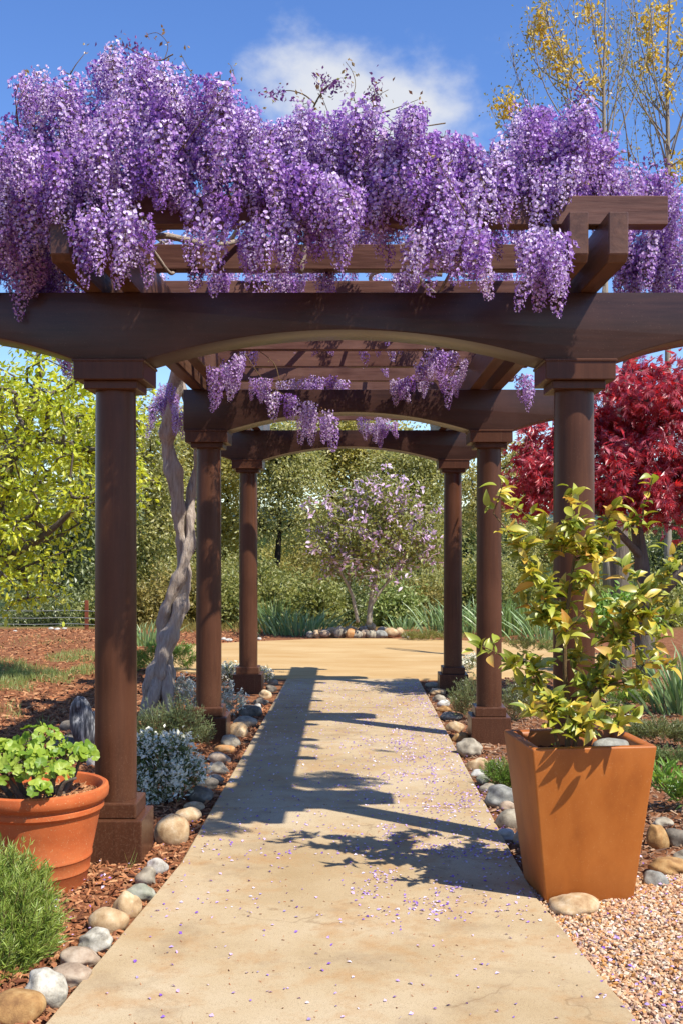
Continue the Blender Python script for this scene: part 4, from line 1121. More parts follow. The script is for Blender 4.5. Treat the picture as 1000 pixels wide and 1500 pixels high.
LM = [broad_leaf(1, shade_leaf('green_leaf', C(96, 112, 36), C(134, 142, 44), C(150, 150, 50))), broad_leaf(2, shade_leaf('olive_leaf', C(122, 128, 38), C(160, 156, 50), C(190, 164, 60))),
      broad_leaf(3, shade_leaf('yellow_leaf', C(196, 172, 56), C(220, 192, 84), C(226, 160, 70))), broad_leaf(4, shade_leaf('amber_leaf', C(206, 160, 60), C(216, 180, 96), C(206, 128, 60))),
      broad_leaf(5, shade_leaf('fresh_leaf', C(150, 164, 56), C(176, 184, 74), C(190, 186, 80)))]
nl = 0
for ti, tip in enumerate(A[tips_]):
    dirv = tip - A[par[tips_[ti]]]; dirv = dirv / (np.linalg.norm(dirv) + 1e-9) + np.array([(tip[0] - sh_base[0]) * .9, (tip[1] - sh_base[1]) * .9 - .25, .75]); dirv = dirv / np.linalg.norm(dirv)
    nn_ = 6
    a0 = sr.uniform(0, 6.28)
    for k in range(nn_):
        if nl >= 298: break
        a_ = a0 + k * 2.399 + sr.normal() * .3
        e1 = np.cross(dirv, [0.2, .3, .9]); e1 /= np.linalg.norm(e1); e2 = np.cross(dirv, e1)
        op = .3 + 1.0 * (1 - k / nn_) + sr.normal() * .2
        d_ = dirv * math.cos(op * 1.15) + (e1 * math.cos(a_) + e2 * math.sin(a_)) * math.sin(op * 1.15) + np.array([0, 0, .12])
        base_ = tip - dirv * (.075 * (1 - k / nn_)) + sr.normal(size=3) * .004
        R = frames(d_[None], (dirv + np.array([.2, -.3, .5]) + sr.normal(size=3) * .45)[None])[0]
        from mathutils import Matrix
        L_ = sr.uniform(.06, .112) * (1 if k < 5 else .75)
        vi = sr.choice(5, p=[.23, .25, .21, .10, .21]) if k < 4 else sr.choice(5, p=[.2, .25, .12, .03, .40])
        o = link('leaf', LM[vi], shr)
        Mx = Matrix([list(R[0]) + [0], list(R[1]) + [0], list(R[2]) + [0], [0, 0, 0, 1]])
        o.rotation_euler = Mx.to_euler(); o.location = base_ - ORG[shr.name]; o.scale = (L_, L_ * sr.uniform(.85, 1.15), L_)
        nl += 1

xp, xd, xu = [], [], []
xm = [[], []]
for ti, tip in enumerate(A[tips_]):
    for k in range(21):
        j = tips_[ti]
        for _ in range(sr.integers(0, 7)):
            if par[j] >= ntr // 2: j = par[j]
        p_ = A[j] + sr.normal(size=3) * .018; d_ = sr.normal(size=3) * np.array([1, 1, .5]) + np.array([0, -.2, .35])
        xm[int(sr.random() < .4)].append((p_, d_, sr.normal(size=3) * .4 + np.array([0, -.3, 1])))
for li, lst in zip((0, 4), xm):
    me_ = LM[li]; tv = np.array([v.co[:] for v in me_.vertices]); tf = np.array([p.vertices[:] for p in me_.polygons])
    V, fs = scatter(tv, [tf], np.array([a_[0] for a_ in lst]), frames(np.array([a_[1] for a_ in lst]), np.array([a_[2] for a_ in lst])), sr.uniform(.05, .092, len(lst)))
    o = mk('leaf_mass', V, fs, leaf_mat('inner_leaf_%d' % li, [C(100, 120, 36), C(134, 146, 44), C(160, 164, 50), C(188, 176, 58), C(214, 188, 70)] if li == 0 else [C(138, 154, 52), C(162, 172, 60), C(186, 184, 66), C(220, 194, 84)], .35, .06), shr, smooth=True); o['kind'] = 'stuff'

# ------------------------------------------------------------------ geranium: round scalloped leaves
ger = thing('geranium_plant', 'bright green geranium with ruffled leaves and woody stems in the terracotta pot', 'geranium', pot_c + np.array([0, 0, .40]))
gr_ = np.random.default_rng(41)
def round_leaf(seed, mat):
    r = np.random.default_rng(seed); n = 22
    a = np.linspace(math.radians(18), math.radians(342), n)
    V = [(0, 0, 0)]
    for rad, cup in ((.55, .05), (1.0, .22)):
        w = rad * (1 + (.09 * np.cos(a * 7) if rad == 1.0 else 0))
        z = cup + (.09 * np.sin(a * 5 + seed) if rad == 1.0 else .03 * np.sin(a * 5 + seed))
        V += list(np.stack([-np.cos(a) * w, np.sin(a) * w, z], 1))
    i = np.arange(n - 1)
    t_ = np.stack([0 * i, 1 + i + 1, 1 + i], 1); q_ = np.stack([1 + i, 1 + i + 1, 1 + n + i + 1, 1 + n + i], 1)
    return make_mesh('leaf', np.array(V), [t_, q_], mat, smooth=True)
GM = [round_leaf(i, leaf_mat('geranium_leaf_%d' % i, c_, .4, .02)) for i, c_ in enumerate([[C(134, 162, 50), C(150, 174, 58)], [C(104, 138, 42), C(120, 150, 50)], [C(160, 180, 68), C(172, 188, 78)]])]
heads = [(20, 1105, 4.4, .13), (60, 1085, 4.45, .12), (45, 1120, 4.3, .12), (95, 1110, 4.45, .11), (120, 1105, 4.5, .07), (85, 1130, 4.35, .09), (10, 1135, 4.3, .12), (60, 1158, 4.2, .05), (-25, 1110, 4.4, .15), (112, 1140, 4.4, .04)]
gl = 0; stems = []
base_z = pot_c[2] + .40
for hx_, hy_, hu, hr in heads:
    hc = P(hx_, hy_, hu)
    hc[2] = max(hc[2], base_z + .05)
    b = np.array([pot_c[0] + (hc[0] - pot_c[0]) * .45, pot_c[1] + (hc[1] - pot_c[1]) * .45, base_z - .02])
    stems.append(sweep([b, (b + hc) / 2 + gr_.normal(size=3) * .015, hc], [.013, .011, .006], 7, .1, 4))
    for k in range(int(60 * hr / .08 * .42)):
        dv = rdir(1, gr_)[0]; dv[2] = abs(dv[2]) * .9 - .15
        p_ = hc + dv * hr * np.array([1, 1, .75]) * gr_.uniform(.6, 1.05)
        if p_[2] < base_z + .015: p_[2] = base_z + .02
        if gl > 292: break
        nrm = dv + np.array([.25, -.45, .55]) + gr_.normal(size=3) * .3
        s_ = gr_.uniform(.016, .032)
        stems.append(sweep([hc - np.array([0, 0, .02]), (hc + p_) / 2, p_], [.003, .002, .002], 4, 0, 2))
        R = frames(np.cross(nrm, gr_.normal(size=3))[None], nrm[None])[0]
        o = link('leaf', GM[gr_.integers(0, 3)], ger, p_ - ORG[ger.name])
        o.rotation_euler = Matrix([list(R[0]) + [0], list(R[1]) + [0], list(R[2]) + [0], [0, 0, 0, 1]]).to_euler(); o.scale = (s_,) * 3
        gl += 1
V, fs = merge(stems); mk('stem', V, fs, M['bark_grey'], ger, smooth=True)

# ------------------------------------------------------------------ ground cover: mulch, gravel, fallen petals
mr_ = np.random.default_rng(51)
def chip_field(name, label, cat, n, region, size, mat, seed, zoff=.0, reject=None):
    r = np.random.default_rng(seed)
    x0, x1, y0, y1 = region
    # denser towards the camera
    t_ = r.random(n); y = y0 * (y1 / y0) ** t_; x = r.uniform(x0, x1, n)
    keep = np.ones(n, bool) if reject is None else ~reject(x, y)
    x, y = x[keep], y[keep]
    p_ = np.stack([x, y, ground_h(x, y) + zoff + r.uniform(0, .012, len(x))], 1)
    V, fs = chips(p_, r, size)
    o = mk(name, V, fs, mat, loc=(0, 0, 0)); tag(o, label, cat, None, 'stuff'); return o
on_path = lambda x, y: (x > edge_l(y) - .01) & (x < edge_r(y) + .01) & (y < 12.6)
in_patio = lambda x, y: np.hypot(x - pc[0], y - pc[1]) < pr + .05
chip_field('bark_mulch', 'reddish bark mulch spread in the bed beside the columns', 'mulch', 26000, (-3.2, -.80, 3.0, 11), .034, M['mulch'], 1, .004, on_path)
chip_field('bark_mulch', 'reddish bark mulch on the slope towards the wire fence', 'mulch', 15000, (-9.5, -1.6, 9, 23), .06, M['mulch'], 2, .004, in_patio)
chip_field('wood_mulch', 'pale wood chip mulch behind the square planter', 'mulch', 24000, (.77, 6.5, 5.0, 16), .038, M['mulch_pale'], 3, .004, lambda x, y: on_path(x, y) | in_patio(x, y))
# gravel at the near right corner
def gravel():
    r = np.random.default_rng(8); n = 30000
    x = r.uniform(.74, 2.3, n); y = r.uniform(3.05, 5.15, n)
    lim = 5.0 + .12 * np.sin(x * 5) - .06 * x
    k = (x > edge_r(y) - .005) & (y < lim)
    x, y = x[k], y[k]; n = len(x)
    p_ = np.stack([x, y, gz(y) - .022 + r.uniform(0, .016, n)], 1)
    o_v = np.array([(1, 0, 0), (-1, .1, 0), (.1, 1, 0), (0, -1, .1), (.1, 0, 1), (0, 0, -1)], float) * .5
    o_f = [np.array([(0, 2, 4), (2, 1, 4), (1, 3, 4), (3, 0, 4), (2, 0, 5), (1, 2, 5), (3, 1, 5), (0, 3, 5)])]
    sc_ = np.stack([r.uniform(.014, .034, n), r.uniform(.011, .022, n), r.uniform(.009, .018, n)], 1)
    V, fs = scatter(o_v, o_f, p_, frames(rdir(n, r) * np.array([1, 1, .3]), rdir(n, r) + np.array([0, 0, 1.2])), sc_)
    g = np.array([(x_, y_) for y_ in np.linspace(3.0, 5.0, 12) for x_ in (0, 1)])
    o = mk('gravel', V, fs, M['gravel'], loc=(0, 0, 0)); tag(o, 'pink and cream crushed gravel beside the walk', 'gravel', None, 'stuff')
    yb = np.linspace(3.0, 5.0, 14)
    Vb = []
    for y_ in yb: Vb += [(edge_r(y_) - .002, y_, gz(y_) - .026), (2.35, y_, gz(y_) - .026)]
    k = np.arange(len(yb) - 1) * 2
    mb = clay('gravel_fines', C(170, 130, 100), C(190, 152, 120), C(206, 170, 138), salt=False)
    o = mk('gravel_bed', Vb, [np.stack([k, k + 1, k + 3, k + 2], 1)], mb); tag(o, 'sandy fines under the gravel', None, None, 'structure')
gravel()
def petals():
    r = np.random.default_rng(12)
    xs, ys_ = [], []
    def add(n, x0, x1, y0, y1, bias=None):
        y = r.uniform(y0, y1, n); x = r.uniform(x0, x1, n)
        if bias is not None:
            k = r.random(n) < bias(x, y); x, y = x[k], y[k]
        xs.append(x); ys_.append(y)
    add(8500, PL, PR, 5.2, 12.8, lambda x, y: .25 + .75 * np.clip((x - .1) / .6, 0, 1) ** 1.5)
    add(900, PL, .85, 4.3, 5.6, lambda x, y: .2 + .6 * np.clip((x + .2) / .9, 0, 1))
    add(170, -.85, .85, 3.0, 4.5)
    for _ in range(60):                          # little drifts
        cx, cy = r.uniform(.0, .72), r.uniform(4.4, 10); m = r.integers(8, 30)
        xs.append(cx + r.normal(size=m) * .045); ys_.append(cy + r.normal(size=m) * .06)
    x, y = np.concatenate(xs), np.concatenate(ys_); n0 = len(x)
    k = (x > edge_l(y) + .01) & (x < edge_r(y) - .01); x, y = x[k], y[k]
    z = gz(y) + .003
    xo = np.concatenate([r.uniform(.8, 1.6, 260), r.uniform(-1.3, -.85, 120), r.uniform(.76, 1.4, 500)]); yo = np.concatenate([r.uniform(3.1, 5, 260), r.uniform(4, 6, 120), r.uniform(5, 8, 500)])
    p_ = np.stack([np.concatenate([x, xo]), np.concatenate([y, yo]), np.concatenate([z, ground_h(xo, yo) + .03])], 1); n = len(p_)
    tv = np.array([(-.5, 0, .0), (0, .36, .16), (.5, 0, .02), (0, -.36, .16), (0, 0, .02)], float)
    tf = [np.array([(0, 4, 1), (1, 4, 2), (2, 4, 3), (3, 4, 0)])]
    V, fs = scatter(tv, tf, p_, frames(rdir(n, r) * np.array([1, 1, .25]), rdir(n, r) * .5 + np.array([0, 0, 1])), r.uniform(.009, .021, n))
    o = mk('fallen_petals', V, fs, M['fallen'], loc=(0, 0, 0)); tag(o, 'fallen lilac wisteria petals scattered over the walk', 'petals', None, 'stuff')
petals()
def litter():
    r = np.random.default_rng(13); n = 420
    y = r.uniform(3.05, 6.5, n); x = r.uniform(-.85, .85, n); k = (x > edge_l(y) + .02) & (x < edge_r(y) - .02); x, y = x[k], y[k]
    V, fs = chips(np.stack([x, y, gz(y) + .002], 1), r, .008, .7)
    o = mk('bark_litter', V, fs, M['mulch'], loc=(0, 0, 0)); tag(o, 'tiny dark bark crumbs strewn on the walk', 'litter', None, 'stuff')
litter()

# ------------------------------------------------------------------ small plants
def sprig_bush(name, label, cat, base, blobs, nspr, L, nper, nl_, lw, mat, seed, group=None, flowers=None, up=.8):
    """many upright sprigs, each with narrow leaves along it"""
    r = np.random.default_rng(seed)
    t = thing(name, label, cat, base, group)
    pos, k = sample_blobs(blobs, nspr, r, .35)
    c = np.array([b[0] for b in blobs])[k]
    d = (pos - c) / np.linalg.norm(pos - c, axis=1, keepdims=True) * .75 + np.array([0, 0, up]) + r.normal(size=pos.shape) * .2
    d /= np.linalg.norm(d, axis=1, keepdims=True)
    Ls = L * r.uniform(.6, 1.2, nspr)
    V1, f1 = edges_tubes(pos - d * Ls[:, None] * .5, pos + d * Ls[:, None] * .5, np.full(nspr, .0022), np.full(nspr, .001), 3)
    s = r.random((nspr, nper)) - .5
    lp = (pos[:, None] + d[:, None] * (s * Ls[:, None])[:, :, None]).reshape(-1, 3)
    ld = np.repeat(d, nper, 0) * .9 + rdir(nspr * nper, r) * .75
    tv = NEEDLE[0] * np.array([1, lw, 1])
    V2, f2 = scatter(tv, NEEDLE[1], lp, frames(ld, rdir(len(ld), r)), nl_ * r.uniform(.6, 1.3, len(ld)))
    mk('foliage', V2, f2, mat, t)
    mk('stem', V1, f1, M['twig'], t)['kind'] = 'stuff'
    if flowers:
        n, fm, fsz = flowers
        j = r.integers(0, nspr, n)
        fp = pos[j] + d[j] * Ls[j][:, None] * .5
        fp = np.repeat(fp, 5, 0) + r.normal(size=(n * 5, 3)) * fsz * .6
        V3, f3 = leaves(fp, fsz, r, DIAMOND, -.2, upb=1)
        o = mk('blossom', V3, f3, fm, t); o['kind'] = 'stuff'
    return t
def gb(px, py, rx, ry, h=None):
    """blob standing on the ground: px, py of its foot"""
    p = GP(px, py); u = p[1] / K; s = p[1] / F
    return p, (p + np.array([0, 0, ry * s * .9]), np.array([rx * s, rx * s * .9, ry * s]))
p0 = GP(20, 1450); s0 = p0[1] / F
sprig_bush('rosemary_bush', 'dense green rosemary bush in front of the terracotta pot', 'rosemary', P(10, 1440, 3.55), [blob(20, 1370, 62, 70, 3.62, .17), blob(-30, 1340, 60, 90, 3.7, .2), blob(45, 1330, 34, 50, 3.75, .1), blob(15, 1290, 40, 40, 3.75, .1), blob(50, 1390, 28, 38, 3.6, .08), blob(-5, 1420, 45, 40, 3.5, .12)],
           950, .12, 24, .036, 1.7, M['rosemary'], 61)
def low_plant(name, label, cat, foot, blobs_px, nspr, L, nper, nl_, lw, mat, seed, group=None, flowers=None, up=.8):
    p = GP(*foot); u = p[1] / K
    return sprig_bush(name, label, cat, p, [blob(x, y, rx, ry, u + (b[4] if len(b) > 4 else 0), None) for b in blobs_px for x, y, rx, ry in [b[:4]]], nspr, L, nper, nl_, lw, mat, seed, group, flowers, up)
low_plant('alyssum_clump', 'white flowering alyssum mound between the first two columns', 'alyssum', (245, 1170), [(235, 1120, 44, 38), (270, 1135, 30, 28), (225, 1150, 30, 28), (215, 1100, 24, 22), (255, 1100, 30, 18)], 800, .07, 14, .026, 3, M['alyssum_leaf'], 62, None, (620, M['white_flower'], .030), .6)
low_plant('lavender_bush', 'grey green lavender sprawling at the foot of the wisteria trunk', 'lavender', (260, 1098), [(235, 1062, 36, 22), (275, 1065, 28, 22), (215, 1072, 20, 18), (262, 1045, 26, 16), (300, 1075, 12, 12)], 420, .15, 16, .035, 1.3, M['lavender'], 63, 'lavender bushes', None)
low_plant('alyssum_clump', 'pale silver leaved clump behind the second column plinth', 'alyssum', (340, 1045), [(335, 1022, 22, 18), (345, 1032, 16, 12), (280, 1020, 30, 18), (262, 1010, 22, 14)], 330, .07, 14, .024, 3, M['silver'], 64, None, (300, M['white_flower'], .026), .6)
low_plant('alyssum_clump', 'white flowering alyssum around the third column plinth on the trunk side', 'alyssum', (350, 1000), [(340, 985, 20, 12), (385, 988, 13, 10), (330, 990, 16, 10)], 240, .07, 12, .026, 3, M['alyssum_leaf'], 65, None, (300, M['white_flower'], .028), .6)
low_plant('lavender_bush', 'soft green lavender beside the middle column on the planter side', 'lavender', (690, 1052), [(690, 1022, 30, 26), (675, 1030, 18, 18), (765, 1020, 26, 24), (745, 1035, 24, 20), (700, 998, 14, 10)], 480, .14, 18, .03, 1.4, M['lavender'], 66, 'lavender bushes', (60, M['white_flower'], .01))
low_plant('alyssum_clump', 'small white flowers by the far column on the planter side', 'alyssum', (683, 985), [(683, 974, 12, 8), (692, 968, 10, 6)], 110, .06, 12, .026, 3, M['alyssum_leaf'], 67, None, (170, M['white_flower'], .028), .6)
low_plant('thyme_mat', 'bright green mossy tuft beside the square planter', 'ground cover', (735, 1150), [(732, 1133, 24, 16), (745, 1140, 16, 14)], 300, .07, 14, .025, 1.4, M['fresh'], 68, None, None)
low_plant('thyme_mat', 'fresh green ground cover behind the wisteria trunk', 'ground cover', (240, 980), [(225, 962, 28, 16), (270, 965, 24, 14), (190, 968, 26, 14), (250, 950, 30, 10)], 420, .10, 12, .05, 2.2, M['fresh'], 69, None, None)
low_plant('clipped_mat', 'low clipped green mat at the patio rim beside the rock row', 'ground cover', (620, 937), [(620, 931, 28, 6), (660, 932, 22, 6), (600, 932, 14, 5)], 260, .08, 12, .05, 2, M['shrub'], 70, None, None)
low_plant('ground_cover', 'low green plants in the bed behind the middle column', 'ground cover', (790, 965), [(780, 945, 34, 8), (820, 948, 26, 10), (760, 940, 24, 8), (850, 945, 30, 10)], 300, .10, 14, .045, 2, M['grass'], 71, None, None)
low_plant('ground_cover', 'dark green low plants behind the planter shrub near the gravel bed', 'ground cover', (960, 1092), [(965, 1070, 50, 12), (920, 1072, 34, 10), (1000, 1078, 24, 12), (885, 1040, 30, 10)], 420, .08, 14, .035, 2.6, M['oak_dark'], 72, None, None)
low_plant('ground_cover', 'yellow green low plants behind the planter shrub', 'ground cover', (955, 1030), [(945, 1022, 36, 10), (985, 1020, 24, 12), (905, 1018, 30, 10)], 300, .09, 14, .04, 2.2, M['fresh'], 73, None, None)
low_plant('ground_cover', 'leafy green plant in the shaded bed beside the planter corner', 'ground cover', (975, 1180), [(975, 1150, 26, 18), (1000, 1160, 20, 18)], 50, .12, 5, .09, 3.5, M['fresh'], 74, None, None)
low_plant('ground_cover', 'dusky green tufts in the shaded bed behind the planter', 'ground cover', (985, 1120), [(985, 1110, 30, 10), (950, 1105, 20, 8)], 200, .08, 12, .035, 2, M['alyssum_leaf'], 75, None, None)
def grass_patch(label, pts, n, h, mat, seed):
    r = np.random.default_rng(seed); P_ = []
    for px, py, rx, ry in pts:
        m = int(n * rx * ry / sum(q_[2] * q_[3] for q_ in pts))
        a = r.uniform(0, 6.28, m); q_ = np.sqrt(r.random(m)) * (1 + .25 * np.sin(a * 3))
        for x, y in zip(px + rx * q_ * np.cos(a), py + ry * q_ * np.sin(a)): P_.append(GP(x, y))
    P_ = np.array(P_); P_[:, 2] = ground_h(P_[:, 0], P_[:, 1]) - .005; m = len(P_)
    d = r.normal(size=(m, 3)) * .45 + np.array([0, 0, 1])
    V, fs = scatter(BLADE[0] * np.array([1, .05, 1]), BLADE[1], P_, frames(d, rdir(m, r)), h * r.uniform(.4, 1.2, m))
    o = mk('grass', V, fs, mat, loc=(0, 0, 0)); tag(o, label, 'grass', None, 'stuff')
grass_patch('grey green grass tufts in the mulch slope below the lime leaved tree', [(50, 985, 55, 12), (15, 975, 40, 10), (110, 960, 40, 8), (125, 980, 24, 7), (20, 1000, 28, 7), (200, 970, 30, 7)], 7000, .10, M['grass'], 81)
grass_patch('thin weeds in the shaded mulch', [(65, 1055, 10, 8), (18, 1040, 16, 10), (60, 940, 60, 6), (190, 1262, 5, 3)], 400, .09, M['grass'], 82)
grass_patch('dry yellow green grass beyond the patio', [(520, 905, 200, 10), (300, 918, 110, 8), (760, 915, 120, 9)], 9000, .22, M['shrub_b'], 83)
def iris_clump(px, py, w, h, n, seed, label, mat=None, group='iris clumps'):
    r = np.random.default_rng(seed); p = GP(px, py); s = p[1] / F
    t = thing('iris_clump', label, 'iris', p, group)
    b = p + np.stack([r.normal(size=n) * w * s * .38, r.normal(size=n) * w * s * .25, np.zeros(n)], 1)
    b[:, 2] = ground_h(b[:, 0], b[:, 1])
    fan = (b - p) / (w * s) * 1.1
    d = fan * np.array([.7, .7, 0]) + r.normal(size=(n, 3)) * .15; d[:, 2] = 1
    hh = h * s * r.uniform(.6, 1.15, n)
    # blades with a slight arch: two segments
    k = 6; t_ = np.linspace(0, 1, k)
    d /= np.linalg.norm(d, axis=1, keepdims=True)
    side = np.cross(d, rdir(n, r)); side /= np.linalg.norm(side, axis=1, keepdims=True)
    bend = (d * np.array([1, 1, 0])) * .5 + np.array([0, 0, -.12])
    c = b[:, None] + (d[:, None] * t_[None, :, None] + bend[:, None] * (t_ ** 2.5)[None, :, None]) * hh[:, None, None]
    wd = .011 * np.array([.9, 1, 1, .9, .6, .02])[None, :, None] * side[:, None] * r.uniform(.7, 1.4, (n, 1, 1))
    V = np.stack([c - wd, c + wd], 2).reshape(-1, 3)
    o_ = np.arange(n)[:, None] * 2 * k; i = np.arange(k - 1)[None] * 2
    fq = np.stack([o_ + i, o_ + i + 1, o_ + i + 3, o_ + i + 2], 2).reshape(-1, 4)
    mk('blade', V, [fq], mat or M['iris'], t, smooth=True)['kind'] = 'stuff'
    return t
iris_clump(440, 928, 75, 42, 190, 91, 'wide clump of silvery green iris leaves beside the rock row')
iris_clump(405, 925, 55, 62, 120, 92, 'tall dark iris clump behind the far column', leaf_mat('iris_dark', [C(92, 116, 60), C(116, 138, 76), C(102, 126, 66)], .3, .05))
iris_clump(215, 945, 36, 42, 90, 93, 'iris clump beyond the first column on the trunk side')
iris_clump(645, 925, 40, 52, 90, 94, 'iris clump just inside the far planter-side column')
iris_clump(690, 925, 50, 60, 110, 95, 'iris clump between the far and middle planter-side columns')
iris_clump(755, 928, 60, 65, 150, 96, 'dense iris clump behind the middle planter-side column', leaf_mat('iris_mid', [C(96, 124, 58), C(122, 148, 76), C(108, 136, 64)], .3, .05))
iris_clump(800, 935, 40, 60, 90, 97, 'iris clump behind the near planter-side column')
iris_clump(1005, 1040, 70, 110, 130, 98, 'big iris clump at the maple foot behind the planter shrub')
iris_clump(590, 920, 30, 24, 60, 99, 'short iris tuft past the rock row')
# calla lily by the planter
cl_b = GP(922, 1082); t = thing('calla_lily', 'white calla lily flower among ground cover behind the planter', 'flower', cl_b)
a = np.linspace(0, 2 * math.pi, 18, endpoint=False); V = []
for q_, (rr_, zz) in enumerate([(.006, .0), (.012, .03), (.025, .06), (.045, .085)]):
    V += [(cl_b[0] + rr_ * math.cos(x), cl_b[1] + rr_ * math.sin(x), cl_b[2] + .08 + zz + (.025 * math.sin(x) if q_ == 3 else 0)) for x in a]
f = [(q_ * 18 + i, q_ * 18 + (i + 1) % 18, (q_ + 1) * 18 + (i + 1) % 18, (q_ + 1) * 18 + i) for q_ in range(3) for i in range(18)]
mk('spathe', V, [np.array(f)], M['white_flower'], t, smooth=True)
V, fs = sweep([cl_b + np.array([0, 0, -.02]), cl_b + np.array([0, 0, .04]), cl_b + np.array([0, 0, .085])], [.005, .005, .006], 6, 0, 3); mk('stem', V, fs, M['fresh'], t, smooth=True)
st_b = GP(972, 1085); V, fs = sweep([st_b + [0, 0, -.03], st_b + [0, 0, .2], st_b + [0.0, 0, .42]], [.004, .004, .004], 6, 0, 2)
o = mk('plant_stake', V, fs, M['bark_dark'], loc=st_b, smooth=True); tag(o, 'thin dark garden stake pushed in among ground cover', 'stake')

# ------------------------------------------------------------------ wire fence at the top of the mulch slope
fp = GP(127, 921); FY = fp[1]
fz = lambda x: float(ground_h(x, FY))
fen = thing('wire_fence', 'rusty post and wire fence along the edge of the mulch slope', 'fence', (fp[0], FY, fz(fp[0])))
fxs = [fp[0] - 7.2, fp[0] - 4.8, fp[0] - 2.4, fp[0], fp[0] + 2.4]
for x in fxs[1:4]:
    from_bm('post', bm_box(x - .035, x + .035, FY - .035, FY + .035, fz(x) - .1, fz(x) + .62, .004), M['fence_rust'], fen)
for h_ in (.12, .25, .40):
    q = [np.array([x, FY - .038, fz(x) + h_ + .012 * math.sin(x * 4)]) for x in np.linspace(fxs[1], fxs[3] + .9, 14)]
    V, fs = sweep(q, np.full(len(q), .006), 4, 0, 2); mk('wire', V, fs, M['wire'], fen)
low_st = [(75, 921, 9, 5), (84, 922, 10, 5), (95, 921, 8, 4), (22, 925, 7, 4)]
for i, (x, y, w, h) in enumerate(low_st): stone(x, y, w, h, 'white', 'small white stone lying beneath the wire fence', 580 + i, 'field_stone', 'white stones under the wire fence')

# ------------------------------------------------------------------ trees of the garden
tree('lime_leaved_tree', 'yellow green leaved tree with spreading grey limbs on the mulch slope', 'tree', GP(-60, 975), [tr([(-60, 985, 22), (-50, 900, 19), (-30, 800, 17), (-5, 725, 15), (18, 660, 13), (45, 600, 8), (60, 540, 5)], 12.3),
     tr([(18, 665, 9), (60, 640, 7, 12.0), (110, 655, 5, 11.8), (150, 660, 3, 11.6)], 12.3), tr([(-30, 800, 8), (20, 810, 6, 12), (70, 780, 5, 11.8), (110, 745, 3, 11.6)], 12.3), tr([(0, 715, 7), (-10, 640, 6), (5, 580, 4)], 12.5)],
     [blob(40, 560, 100, 60, 12.2, 1.0), blob(110, 600, 90, 70, 12.0, .9), blob(150, 690, 80, 70, 11.8, .8), blob(60, 700, 100, 60, 12, 1), blob(40, 790, 80, 60, 12, .9), blob(55, 850, 50, 40, 11.8, .6), blob(190, 600, 42, 60, 11.8, .6), blob(195, 700, 30, 60, 11.8, .5), blob(-30, 650, 80, 160, 12.5, 1.2), blob(10, 860, 50, 40, 12, .6), blob(150, 560, 70, 40, 12, .6)],
     290, 10200, .12, .078, M['lime'], M['bark_grey'], 201, .0085, LEAF6, None, .2, .0)
tree('red_maple', 'dark red Japanese maple with lacy foliage behind the planter', 'maple tree', GP(948, 1000), [tr([(946, 990, 15), (944, 930, 13), (942, 880, 12), (938, 820, 10), (930, 760, 8), (918, 700, 5), (905, 630, 3)], 10.2),
     tr([(942, 880, 9), (965, 870, 9, 10.0), (990, 845, 8, 9.9), (1020, 810, 6, 9.9), (1035, 740, 4, 9.9)], 10.2), tr([(938, 815, 6), (915, 790, 5, 10.0), (880, 755, 4, 9.9), (840, 720, 3, 9.9), (790, 700, 2, 9.9)], 10.2), tr([(932, 770, 5), (965, 735, 4), (985, 680, 3)], 10.3)],
     [blob(905, 610, 75, 60, 10, .8), blob(960, 580, 70, 50, 10.1, .8), blob(990, 660, 70, 80, 10, .8), blob(920, 690, 80, 60, 9.9, .8), blob(800, 690, 60, 60, 10.2, .7), blob(775, 700, 35, 60, 10.2, .5), blob(850, 640, 50, 60, 10.3, .6), blob(970, 740, 60, 40, 10, .6), blob(870, 720, 50, 40, 10, .5), blob(790, 640, 30, 30, 10.4, .4), blob(1040, 620, 60, 110, 10, .8)],
     260, 8200, .115, .08, M['maple'], M['bark_grey'], 202, .005, MAPLE, None, .55, .1)
V, fs = sweep([P(x, y, 13.5) for x, y in ((910, 985), (909, 930), (908, 870), (905, 800), (902, 730), (904, 660), (910, 600), (918, 545), (925, 480))], np.array([17, 16, 15, 14, 12.5, 11, 10, 8, 5]) * 13.5 * K / F, 12, .08, 6, 3)
t = thing('grey_trunk_tree', 'straight grey tree trunk standing behind the red maple', 'tree', GP(910, 985)); mk('trunk', V, fs, M['bark_grey'], t, smooth=True)
mm = []
for pts in [[(918, 545), (945, 500), (975, 460), (1010, 430)], [(908, 590), (890, 540), (880, 480), (884, 420)], [(925, 485), (930, 420), (925, 360)]]:
    mm.append(sweep([P(x, y, 13.5 + .15 * i) for i, (x, y) in enumerate(pts)], np.linspace(.05, .02, len(pts)), 7, .05, 5))
V, fs = merge(mm); mk('limb', V, fs, M['bark_grey'], t, smooth=True)['kind'] = 'stuff'

